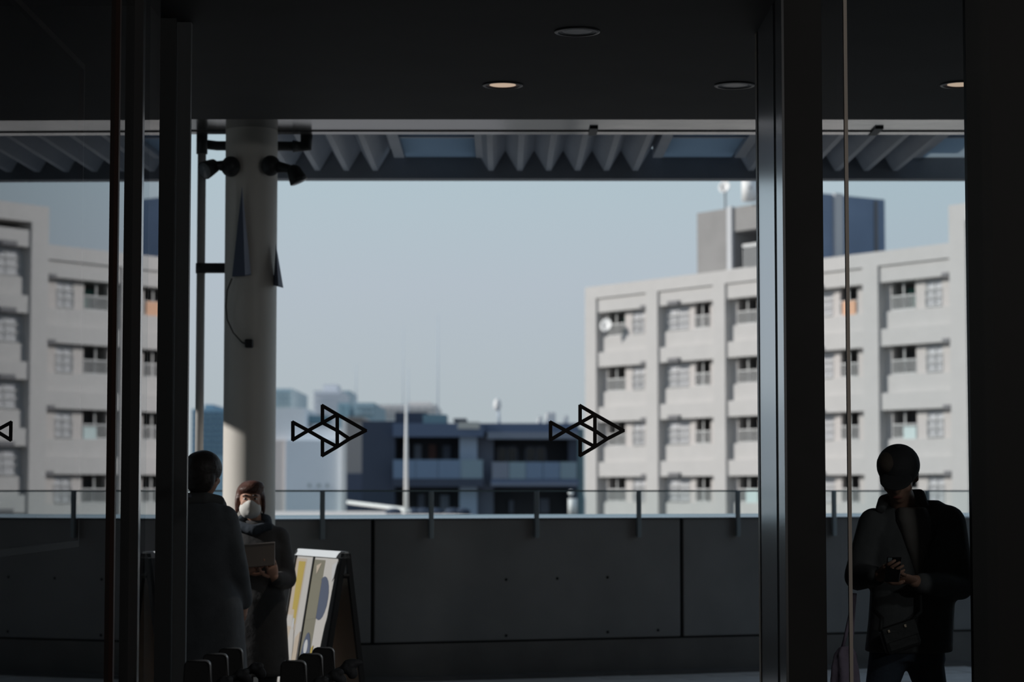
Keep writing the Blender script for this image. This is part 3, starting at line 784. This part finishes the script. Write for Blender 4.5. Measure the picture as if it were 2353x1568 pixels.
def body(par, core, hands):
    """one mesh: the remeshed figure with its hands"""
    me = remeshed(core, .011, 3, 'body')
    bm = bmesh.new(); bm.from_mesh(me)
    t = hands.mesh('tmp'); bm.from_mesh(t); bm.to_mesh(me); bm.free(); bpy.data.meshes.remove(t)
    me.materials.append(M_skin)
    return link('body', me, par, True)

def rings(specs, yaw=0, n=28, ex=2.4):
    """specs: (cx, cy, z, half width, half depth); returns rounded rings"""
    out = []
    for cx, cy, z, a, bb in specs:
        r = []
        for i in range(n):
            t = 2 * PI * i / n; c, s_ = math.cos(t), math.sin(t)
            x = a * math.copysign(abs(c) ** (2 / ex), c); y = bb * math.copysign(abs(s_) ** (2 / ex), s_)
            r.append((cx + x * math.cos(yaw) - y * math.sin(yaw), cy + x * math.sin(yaw) + y * math.cos(yaw), z))
        out.append(r)
    return out

def shoes(par, feet, yaw):
    for (x, y) in feet:
        R = Matrix.Rotation(yaw, 3, 'Z'); b = MB()
        b.ell(Vector((x, y, .045)) + R @ Vector((0, -.05, 0)), (.045, .115, .045), R); b.ell(Vector((x, y, .055)) + R @ Vector((0, .03, .01)), (.042, .055, .055), R)
        b.ell(Vector((x, y, .018)) + R @ Vector((0, -.04, 0)), (.048, .13, .018), R)
        rem('shoe', b, M_shoe, par, .010, 2)

# --- man in a cap bent over his phone, right hand pane
MY = 11.5; ks = F / MY
def W(px, py, dy=0.0):
    Y = MY + dy; return P(1160 + (px - 1160) * (MY / Y) * 1.0, 1130 + (py - 1130) * (MY / Y), Y) if dy == 0 else Vector(((px - 1160) / ks, Y, CAMZ - (py - 1130) / ks))
man = thing('person', 'person in cap and open dark jacket bent over a phone behind the right pane', 'person', (W(2085, 0).x, MY, 0))
HC = W(2060, 1093, -.05); HR = rot(-.28, .50)
core = MB(); head_into(core, HC, HR, 1.12)
core.chain([W(2068, 1135, -.01), W(2085, 1185, .07)], [.062, .075])
core.loft(rings([(W(2088, 0).x, MY + .07, W(0, 1175).z, .13, .08), (W(2092, 0).x, MY + .05, W(0, 1215).z, .19, .10), (W(2085, 0).x, MY + .03, W(0, 1330).z, .165, .105), (W(2076, 0).x, MY + .02, W(0, 1440).z, .16, .10), (W(2072, 0).x, MY + .02, W(0, 1520).z, .165, .105)]))
shR, elR, wrR = W(2008, 1208, .04), W(1966, 1330, .02), W(2002, 1318, -.24)
shL, elL, wrL = W(2182, 1205, .04), W(2205, 1345, .02), W(2075, 1330, -.27)
core.chain([shR, elR, wrR], [.06, .047, .032]); core.chain([shL, elL, wrL], [.06, .047, .032])
hipR, hipL = W(2040, 1500, .02), W(2115, 1500, .02)
knR, knL = Vector((hipR.x - .06, MY - .03, .43)), Vector((hipL.x + .05, MY + .02, .43))
anR, anL = Vector((hipR.x - .075, MY + .03, .07)), Vector((hipL.x + .085, MY + .05, .07))
core.chain([hipR, knR, anR], [.085, .055, .038]); core.chain([hipL, knL, anL], [.085, .055, .038])
hands = MB()
hand_into(hands, wrR, (.35, -.85, .28), (-.75, -.1, -.45), .55, 1.0, 1)
hand_into(hands, wrL, (-.75, -.45, .22), (.15, -.25, -.85), .45, 1.0, -1)
body(man, core, hands); face_parts(man, HC, HR, 1.12)
jb = MB(); jb.loft(rings([(W(2096, 0).x, MY + .075, W(0, 1150).z, .12, .075), (W(2100, 0).x, MY + .06, W(0, 1180).z, .205, .115), (W(2096, 0).x, MY + .05, W(0, 1230).z, .235, .14), (W(2086, 0).x, MY + .03, W(0, 1330).z, .215, .145),
    (W(2078, 0).x, MY + .02, W(0, 1430).z, .215, .14), (W(2072, 0).x, MY + .02, W(0, 1500).z, .222, .145)]))
jb.chain([W(2010, 1205, .04), W(1970, 1325, .03), W(1996, 1320, -.20)], [.085, .072, .050])
jb.chain([W(2178, 1205, .05), W(2203, 1345, .02), W(2095, 1335, -.24)], [.100, .075, .052])
jk = rem('jacket', jb, M_coat, man, .012, 5)
cl = MB(); cl.tube([W(2018, 1172, -.03), W(2032, 1152, .04), W(2085, 1140, .13), W(2116, 1138, .06), W(2122, 1172, -.04)], [.026, .034, .036, .034, .026], 12)
rem('collar', cl, M_coat, jk, .010, 3)
sb = MB(); sb.loft(rings([(W(2078, 0).x, MY - .04, W(0, 1166).z, .075, .065), (W(2082, 0).x, MY - .055, W(0, 1195).z, .088, .07), (W(2086, 0).x, MY - .075, W(0, 1240).z, .070, .062), (W(2088, 0).x, MY - .085, W(0, 1300).z, .035, .05), (W(2088, 0).x, MY - .085, W(0, 1350).z, .012, .04)], 0, 28, 2.0))
rem('shirt', sb, M_shirt, man, .011, 3)
tb = MB(); tb.loft(rings([(W(2074, 0).x, MY + .02, W(0, 1470).z, .17, .115), (W(2076, 0).x, MY + .02, W(0, 1520).z, .178, .12)]))
tb.chain([hipR, knR, anR], [.105, .078, .062]); tb.chain([hipL, knL, anL], [.105, .078, .062])
rem('trousers', tb, M_jean, man, .012, 3)
shoes(man, [(anR.x, anR.y), (anL.x, anL.y)], 0)
kb = MB(); kb.ell(HC + HR @ Vector((0, .014, .050)), (.110, .124, .105), HR, 20, 14)
kb.ell(HC + HR @ Vector((0, .05, -.01)), (.098, .085, .10), HR)
cpm = rem('cap', kb, M_cap, man, .009, 3)
bb = MB(); bb.ell(HC + HR @ Vector((0, -.125, .038)), (.080, .070, .010), HR @ Matrix.Rotation(.30, 3, 'X'), 18, 8); bb.build('brim', M_cap, cpm, True)
MB().ell(HC + HR @ Vector((0.004, .014, .157)), (.016, .016, .008), HR).build('button', M_cap, cpm, True)
MB().ell(HC + HR @ Vector((-.048, -.040, .095)), (.052, .070, .048), HR, 16, 10).build('front_panel', M_capb, cpm, True)
ph = thing('smartphone', 'dark smartphone held in both hands by the person in the cap', 'phone', W(2010, 1296, -.33))
pc = W(2022, 1303, -.345); PR = Matrix.Rotation(-.35, 3, 'Z') @ Matrix.Rotation(-.65, 3, 'X')
def rbox(name, c, R, sx, sy, sz, m, par, bevel=.004):
    c = Vector(c); return MB().hexa([c + R @ Vector((a * sx, b * sy, d * sz)) for d in (-1, 1) for a, b in ((-1, -1), (1, -1), (1, 1), (-1, 1))]).build(name, m, par, False, bevel)
rbox('case', pc, PR, .037, .004, .074, mat('phone_case', (22, 22, 24), .35), ph); rbox('screen', pc + PR @ Vector((0, .0045, 0)), PR, .034, .0008, .070, mat('phone_screen', (40, 44, 52), .1), ph, 0)
rbox('camera_bump', pc + PR @ Vector((-.02, -.005, .055)), PR, .010, .0015, .012, mat('phone_lens', (150, 156, 160), .2), ph, .001)
# crossbody bag with strap and clasps
bag = thing('shoulder_bag', 'small dark shoulder bag with metal clasps worn by the person in the cap', 'bag', W(2048, 1450, -.2))
BR = Matrix.Rotation(.12, 3, 'Z') @ Matrix.Rotation(-.30, 3, 'Y'); bc = W(2048, 1456, -.19)
M_bag = mat('dark_bag', (48, 48, 48), .6, bump=.2, scale=30); M_clasp = mat('clasp_metal', (190, 170, 150), .3, metal=.9)
rbox('pouch', bc, BR, .092, .035, .068, M_bag, bag, .02); rbox('flap', bc + BR @ Vector((0, -.036, .030)), BR, .088, .004, .038, M_bag, bag, .003)
for x in (-.058, .03): rbox('clasp', bc + BR @ Vector((x, -.044, .050)), BR, .007, .004, .008, M_clasp, bag, .002)
MB().tube([bc + BR @ Vector((.085, 0, .06)), W(2098, 1400, -.165), W(2098, 1340, -.155), W(2130, 1250, -.12), W(2150, 1195, -.04)], .012, 8).build('strap', M_bag, bag, True)
MB().tube([bc + BR @ Vector((-.085, 0, .06)), W(2010, 1415, -.15), W(1998, 1400, -.10)], .012, 8).build('strap', M_bag, bag, True)
# pale cloth bag hanging by his side
M_cloth = mat('lavender_cloth', (176, 160, 182), .9, var=.12, scale=14, bump=.5)
cbg = thing('cloth_bag', 'pale lavender cloth bag hanging beside the leg of the person in the cap', 'bag', W(1935, 1568, -.02))
fb = MB(); r_ = []
for z, hw, hd in ((1482, .030, .02), (1500, .055, .035), (1530, .066, .045), (1580, .074, .055), (1630, .070, .052), (1650, .05, .04)):
    p = W(1937, z, -.02); n = 36
    r_.append([(p.x + math.cos(2 * PI * i / n) * hw * (1 + .13 * math.cos(i * 5 * 2 * PI / n + z)), p.y + math.sin(2 * PI * i / n) * hd * (1 + .2 * math.cos(i * 5 * 2 * PI / n + z)), p.z) for i in range(n)])
fb.loft(r_); rem('pouch', fb, M_cloth, cbg, .008, 1)
MB().tube([W(1930, 1486, -.02), W(1938, 1452, -.03), W(1950, 1400, -.02), W(1957, 1362, -.03)], .009, 8).build('strap', M_cloth, cbg, True)
MB().tube([W(1950, 1486, -.01), W(1953, 1450, -.02), W(1957, 1400, -.01), W(1960, 1362, -.02)], .009, 8).build('strap', M_cloth, cbg, True)

# --- person seen from behind, left
LY = 12.7; kl = F / LY
L = lambda px, py, dy=0.0: Vector(((px - 1160) / kl, LY + dy, CAMZ - (py - 1130) / kl))
lp = thing('person', 'person in a long dark coat seen from behind beside the left door frame', 'person', (L(455, 0).x, LY, 0))
HC = L(473, 1092); HR = rot(PI - .35, .05)
core = MB(); head_into(core, HC, HR, 1.0)
core.chain([L(462, 1115, .02), L(458, 1165, .02)], [.055, .065])
core.loft(rings([(L(455, 0).x, LY, L(0, 1165).z, .13, .08), (L(452, 0).x, LY, L(0, 1215).z, .18, .10), (L(455, 0).x, LY, L(0, 1350).z, .15, .10), (L(460, 0).x, LY, .86, .16, .10)], -.3))
sR, eR, wR = L(528, 1190, -.04), L(553, 1300, -.05), L(560, 1385, .12)
sL, eL, wL = L(382, 1190, .06), L(368, 1310, .08), L(385, 1390, .18)
core.chain([sR, eR, wR], [.055, .043, .03]); core.chain([sL, eL, wL], [.055, .043, .03])
hx = L(460, 0).x
for s in (-1, 1): core.chain([Vector((hx + s * .085, LY, .86)), Vector((hx + s * .09, LY + .02, .46)), Vector((hx + s * .09, LY - .02, .07))], [.085, .055, .038])
hands = MB(); hand_into(hands, wR, (-.1, .35, -.9), (.9, -.3, 0), .35, .95, -1); hand_into(hands, wL, (.1, .35, -.9), (-.9, -.3, 0), .35, .95, 1)
body(lp, core, hands); face_parts(lp, HC, HR)
hb = MB(); hb.ell(HC + HR @ Vector((0, .022, .036)), (.104, .112, .102), HR, 20, 14); hb.ell(HC + HR @ Vector((0, .062, -.030)), (.094, .056, .084), HR); hb.ell(HC + HR @ Vector((.03, .03, .06)), (.07, .08, .07), HR)
rem('hair', hb, M_hair, lp, .010, 3)
cbm = MB(); cbm.loft(rings([(L(458, 0).x, LY, L(0, 1150).z, .11, .085), (L(455, 0).x, LY, L(0, 1175).z, .19, .12), (L(453, 0).x, LY, L(0, 1215).z, .225, .14), (L(458, 0).x, LY, L(0, 1330).z, .215, .15), (L(468, 0).x, LY, .80, .235, .165), (L(472, 0).x, LY, .42, .255, .18)], -.3))
cbm.chain([L(518, 1195, -.03), L(548, 1300, -.05), L(558, 1380, .10)], [.085, .068, .055]); cbm.chain([L(388, 1195, .06), L(370, 1310, .08), L(384, 1385, .16)], [.085, .068, .055])
ct = rem('coat', cbm, M_coat2, lp, .012, 5)
cl = MB(); cl.tube([L(405, 1160, .05), L(430, 1148, -.06), L(475, 1146, -.08), L(507, 1152, -.02), L(512, 1163, .06)], [.030, .038, .040, .034, .024], 12)
rem('collar', cl, M_coat, ct, .010, 2)
MB().box(L(405, 0).x, L(448, 0).x, LY - .115, LY - .10, L(0, 1144).z, L(0, 1136).z).build('scarf_edge', mat('grey_scarf', (120, 124, 138), .9), lp, bevel=.004)
MB().ell(L(434, 1247, -.16), .008).build('button', M_dish, ct, True)
tb = MB()
for s in (-1, 1): tb.chain([Vector((hx + s * .085, LY, .80)), Vector((hx + s * .09, LY + .02, .46)), Vector((hx + s * .09, LY - .02, .08))], [.10, .075, .065])
rem('trousers', tb, M_trs, lp, .012, 2)
shoes(lp, [(hx - .09, LY), (hx + .09, LY)], PI - .3)

# --- woman in a white mask, facing us
FY = 14.3; kf = F / FY
G = lambda px, py, dy=0.0: Vector(((px - 1160) / kf, FY + dy, CAMZ - (py - 1130) / kf))
wo = thing('person', 'person in a white face mask and long black coat holding a tablet', 'person', (G(590, 0).x, FY, 0))
HC = G(577, 1150); HR = rot(.10, -.06)
core = MB(); head_into(core, HC, HR, .97)
core.chain([G(580, 1175, .02), G(588, 1215, .03)], [.05, .06])
core.loft(rings([(G(590, 0).x, FY, G(0, 1212).z, .12, .075), (G(592, 0).x, FY, G(0, 1250).z, .155, .095), (G(592, 0).x, FY, G(0, 1350).z, .13, .09), (G(592, 0).x, FY, .78, .15, .10)]))
sR, eR, wR = G(535, 1228), G(528, 1325, -.02), G(572, 1308, -.19)
sL, eL, wL = G(645, 1232), G(662, 1332, -.02), G(640, 1322, -.20)
core.chain([sR, eR, wR], [.05, .04, .028]); core.chain([sL, eL, wL], [.05, .04, .028])
hx = G(592, 0).x
for s in (-1, 1): core.chain([Vector((hx + s * .075, FY, .80)), Vector((hx + s * .075, FY - .01, .44)), Vector((hx + s * .075, FY + .03, .07))], [.08, .05, .034])
hands = MB(); hand_into(hands, wL, (-.15, -.55, .8), (.5, -.85, -.1), .25, .92, -1, .05); hand_into(hands, wR, (.75, -.5, .3), (-.3, -.7, -.6), .45, .92, 1)
body(wo, core, hands); face_parts(wo, HC, HR, .97, False)
hb = MB(); hb.ell(HC + HR @ Vector((0, .030, .040)), (.092, .096, .088), HR, 20, 14); hb.ell(HC + HR @ Vector((0, .065, -.03)), (.085, .05, .085), HR)
hb.ell(HC + HR @ Vector((0, -.040, .062)), (.076, .058, .038), HR, 20, 12); hb.ell(HC + HR @ Vector((.02, -.02, .085)), (.07, .07, .04), HR)
for s in (-1, 1): hb.ell(HC + HR @ Vector((s * .084, .012, -.02)), (.014, .04, .07), HR)
rem('hair', hb, M_hairb, wo, .008, 3)
mk = MB(); mk.ell(HC + HR @ Vector((0, -.040, -.058)), (.070, .070, .062), HR, 22, 14); mk.ell(HC + HR @ Vector((0, -.070, -.035)), (.030, .040, .040), HR)
mk.ell(HC + HR @ Vector((0, -.075, -.075)), (.034, .036, .034), HR)
rem('face_mask', mk, M_mask, wo, .007, 5)
cbm = MB(); cbm.loft(rings([(G(588, 0).x, FY + .01, G(0, 1196).z, .085, .075), (G(590, 0).x, FY + .01, G(0, 1222).z, .165, .105), (G(592, 0).x, FY, G(0, 1255).z, .185, .125), (G(592, 0).x, FY, G(0, 1350).z, .165, .125), (G(592, 0).x, FY, .78, .185, .14), (G(592, 0).x, FY, .30, .215, .165)]))
cbm.chain([G(540, 1232), G(532, 1325, -.02), G(566, 1312, -.16)], [.072, .062, .045]); cbm.chain([G(642, 1236), G(662, 1330, -.02), G(645, 1328, -.17)], [.074, .064, .045])
rem('coat', cbm, mat('black_wool_coat', (72, 72, 74), .95, var=.15, scale=9, bump=.4), wo, .012, 5)
sc = MB(); sc.tube([G(548, 1205, -.06), G(560, 1196, .02), G(585, 1190, .09), G(612, 1196, .03), G(620, 1210, -.06), G(590, 1218, -.11), G(550, 1208, -.075)], [.036, .040, .042, .040, .036, .036, .034], 12)
rem('scarf', sc, mat('slate_scarf', (60, 68, 78), .95, var=.15, scale=14, bump=.5), wo, .010, 3)
tb = MB()
for s in (-1, 1): tb.chain([Vector((hx + s * .075, FY, .60)), Vector((hx + s * .075, FY - .01, .40)), Vector((hx + s * .075, FY + .03, .08))], [.09, .065, .055])
rem('trousers', tb, M_trs, wo, .012, 2)
shoes(wo, [(hx - .075, FY + .01), (hx + .075, FY + .01)], 0)
tab = thing('tablet', 'grey tablet with pale edge held at the chest of the masked person', 'tablet', G(603, 1275, -.26))
tc_ = G(604, 1273, -.265); TR = Matrix.Rotation(-.06, 3, 'Y') @ Matrix.Rotation(-.25, 3, 'X') @ Matrix.Rotation(-.12, 3, 'Z')
qd = lambda x, z, y: tc_ + TR @ Vector((x, y, z))
sh = lambda z: z * .012
MB().hexa([qd(x * .112 + (sh(z) if x < 0 else sh(z) * .2) * .8, z * .072, y) for (x, z, y) in ((-1, -1, -.005), (1, -1, -.005), (1, -1, .005), (-1, -1, .005), (-1, 1, -.005), (1, 1, -.005), (1, 1, .005), (-1, 1, .005))]).build('cover', mat('tablet_cover', (150, 140, 134), .5), tab, False, .003)
MB().tube([qd(-.122, -.072, -.007), qd(-.103, .072, -.007)], .010, 8).build('spine', mat('tablet_spine', (208, 198, 194), .5), tab, True)
MB().tube([qd(-.103, .070, -.007), qd(.116, .070, -.007)], .004, 8).build('rim', mat('tablet_spine', (208, 198, 194), .5), tab, True)

# ------------------------------------------------------------------ A-frame sign
TRp, TLp = P(797, 1273, 14.35), P(688, 1265, 15.15)
AU = Vector((TRp.x - TLp.x, TRp.y - TLp.y, 0)); AW = AU.length; AU.normalize(); AN = Vector((-AU.y, AU.x, 0)); AN = AN if AN.x > 0 else -AN   # AN points away from the poster side
ZA = (TRp.z + TLp.z) / 2
af = thing('a_frame_sign', 'white a-frame sign with two colourful posters standing beside the masked person', 'sign', (TLp + TRp) / 2 * 1 - Vector((0, 0, ZA)))
M_af = mat('sign_frame', (40, 42, 46), .45); M_afl = mat('sign_cap', (214, 220, 226), .4)
M_pw = mat('poster_white', (174, 172, 170), .5); M_py = mat('poster_yellow', (166, 146, 68), .5); M_pb = mat('poster_beige', (172, 160, 146), .5)
M_po = mat('poster_olive', (112, 110, 96), .5); M_pn = mat('poster_navy', (66, 76, 98), .5); M_pg = mat('poster_grey', (176, 178, 182), .5)
def leaf(u, h, out, side):
    """point on a leaf: u along the sign, h height, out = proud of the sheet"""
    lean = (.175 if side < 0 else .135) * (1 - h / ZA)
    p = TLp + AU * u + AN * side * (lean + out); return Vector((p.x, p.y, h))
def slab(name, u0, u1, h0, h1, o0, o1, side, m):
    return MB().hexa([leaf(u0, h0, o0, side), leaf(u1, h0, o0, side), leaf(u1, h0, o1, side), leaf(u0, h0, o1, side), leaf(u0, h1, o0, side), leaf(u1, h1, o0, side), leaf(u1, h1, o1, side), leaf(u0, h1, o1, side)]).build(name, m, af)
slab('front_board', 0.01, AW - .01, .04, ZA - .02, .004, .014, -1, M_pw)
slab('back_board', .02, AW - .02, .05, ZA - .13, .006, .014, 1, mat('tan_board', (232, 212, 194), .7))
for u0, u1 in ((0, .016), (AW - .034, AW)):
    for sd in (-1, 1): slab('frame_leg', u0, u1, 0, ZA, -.004, .026, sd, M_af)
slab('frame_bar', 0, AW, .03, .06, 0, .022, -1, M_af); slab('frame_bar', 0, AW, .03, .06, 0, .022, 1, M_af)
mid = .40 * AW
slab('divider', mid - .008, mid + .008, .06, ZA - .03, .012, .024, -1, M_af)
MB().hexa([leaf(0, ZA - .03, .028, -1), leaf(AW, ZA - .03, .028, -1), leaf(AW, ZA - .03, .02, 1), leaf(0, ZA - .03, .02, 1), leaf(0, ZA + .012, .012, -1), leaf(AW, ZA + .012, .012, -1), leaf(AW, ZA + .012, .012, 1), leaf(0, ZA + .012, .012, 1)]).build('top_cap', M_afl, af)
MB().tube([leaf(AW - .01, ZA - .14, 0, -1), leaf(AW - .01, ZA - .14, 0, 1)], .016, 8).build('hinge_bar', M_af, af)
def poster(u0, u1, shapes):
    b = MB(); h0, h1 = .08, ZA - .05; mats = [M_pw, M_py, M_pb, M_po, M_pn, M_pg]
    def pc(x, y): return (u0 + (u1 - u0) * x, h1 + (h0 - h1) * y)
    for i, (mi, pts) in enumerate([(0, [(0, 0), (1, 0), (1, 1), (0, 1)])] + shapes):
        o = .0150 + .0006 * i
        b.cur = mi; pp = [leaf(*pc(x, y), o, -1) for x, y in pts]; b.prism(pp, AN * -.0005)
    return b.build('poster', mats, af)
def blob(cx, cy, rx, ry, n=20, pw=1.0): return [(cx + rx * math.cos(2 * PI * i / n), cy + ry * math.sin(2 * PI * i / n)) for i in range(n)]
poster(.02, mid - .010, [(2, [(0, .0), (.62, .0), (.55, .62), (.10, .80), (0, .8)]), (1, [(.16, .02), (.56, .02), (.50, .46), (.40, .47), (.34, .36), (.22, .36)]), (0, [(.0, .40), (.34, .40), (.34, .48), (0, .48)]),
    (5, [(.36, .42), (.46, .42), (.48, .50), (.34, .50)]), (0, blob(.42, .72, .22, .24)), (0, [(.30, .5), (.54, .5), (.60, .95), (.24, .95)]), (2, [(.68, .55), (.92, .5), (.92, .98), (.62, .98)]), (5, blob(.22, .80, .12, .06))])
poster(mid + .010, AW - .036, [(3, [(0, 0), (.42, 0), (.40, .55), (.36, .98), (0, .98)]), (4, blob(.50, .26, .24, .15)), (3, [(.05, .10), (.40, .14), (.40, .40), (.05, .42)]), (2, [(.12, .04), (.30, .02), (.16, .10)]),
    (4, blob(.22, .74, .18, .24)), (5, blob(.20, .60, .07, .05)), (1, [(.42, .60), (.48, .58), (.44, .98), (.36, .98)]), (5, [(.72, .03), (.9, .0), (.92, .08), (.78, .14)])])

# ------------------------------------------------------------------ row of black uprights at the bottom edge
M_bol = mat('black_upright', (62, 63, 65), .38); M_bolr = mat('upright_rim', (214, 218, 224), .22, metal=.3); M_knob = mat('dark_knob', (74, 77, 82), .7, bump=.3, scale=30)
def upright(px0, px1, py, Y, label, big):
    k = F / Y; x0, x1 = (px0 - 1160) / k, (px1 - 1160) / k; z1 = CAMZ - (py - 1130) / k
    t = thing('bollard', label, 'bollard', ((x0 + x1) / 2, Y, 0), 'black round cornered uprights at the glass front')
    r = .022; out = []
    for i in range(6):
        a = PI / 2 * i / 5; out.append((x1 - r + r * math.sin(a), z1 - r + r * math.cos(a)))
    out += [(x1 + .012, z1 - .28), (x1 + .012, 0), (x0 - .012, 0), (x0 - .012, z1 - .28)]
    for i in range(6):
        a = PI / 2 * i / 5; out.append((x0 + r - r * math.cos(a), z1 - r + r * math.sin(a)))
    MB().prism([(x, Y, z) for x, z in out], (0, .05, 0)).build('upright', M_bol, t, False, .006)
    rimp = [(x1 - r + r * math.sin(PI / 2 * i / 5), Y - .001, z1 - r + r * math.cos(PI / 2 * i / 5)) for i in range(6)]
    rimp = [(x0 + r, Y - .001, z1)] + rimp + [(x1 + .004, Y - .001, z1 - .09)]
    MB().tube(rimp, [.003] + [.0045] * 6 + [.002], 8).build('rim', M_bolr, t, True)
    kb_ = MB(); c = Vector((x1 + .055, Y + .03, z1 - .088))
    kb_.ell(c, (.030, .025, .026)); kb_.ell(c + Vector((.022, 0, -.022)), (.024, .022, .026)); kb_.ell(c + Vector((.018, -.01, .012)), (.018, .016, .014))
    kb_.tube([(x1 - .01, Y + .03, z1 - .11), c], .016, 10)
    if big: kb_.ell(c + Vector((.025, 0, .022)), (.045, .02, .018))
    rem('side_knob', kb_, M_knob, t, .006, 2)
upright(428, 488, 1515, 9.0, 'black rounded upright at the bottom edge, leftmost of the left hand three', False)
upright(470, 527, 1500, 9.35, 'black rounded upright at the bottom edge, middle of the left hand three', False)
upright(506, 561, 1487, 9.7, 'black rounded upright at the bottom edge, rear one of the left hand three', False)
upright(648, 706, 1516, 9.0, 'black rounded upright before the a-frame sign, nearest of its three', False)
upright(688, 743, 1500, 9.35, 'black rounded upright before the a-frame sign, middle of its three', False)
upright(720, 770, 1486, 9.7, 'black rounded upright before the a-frame sign, rear one with the big knob', True)
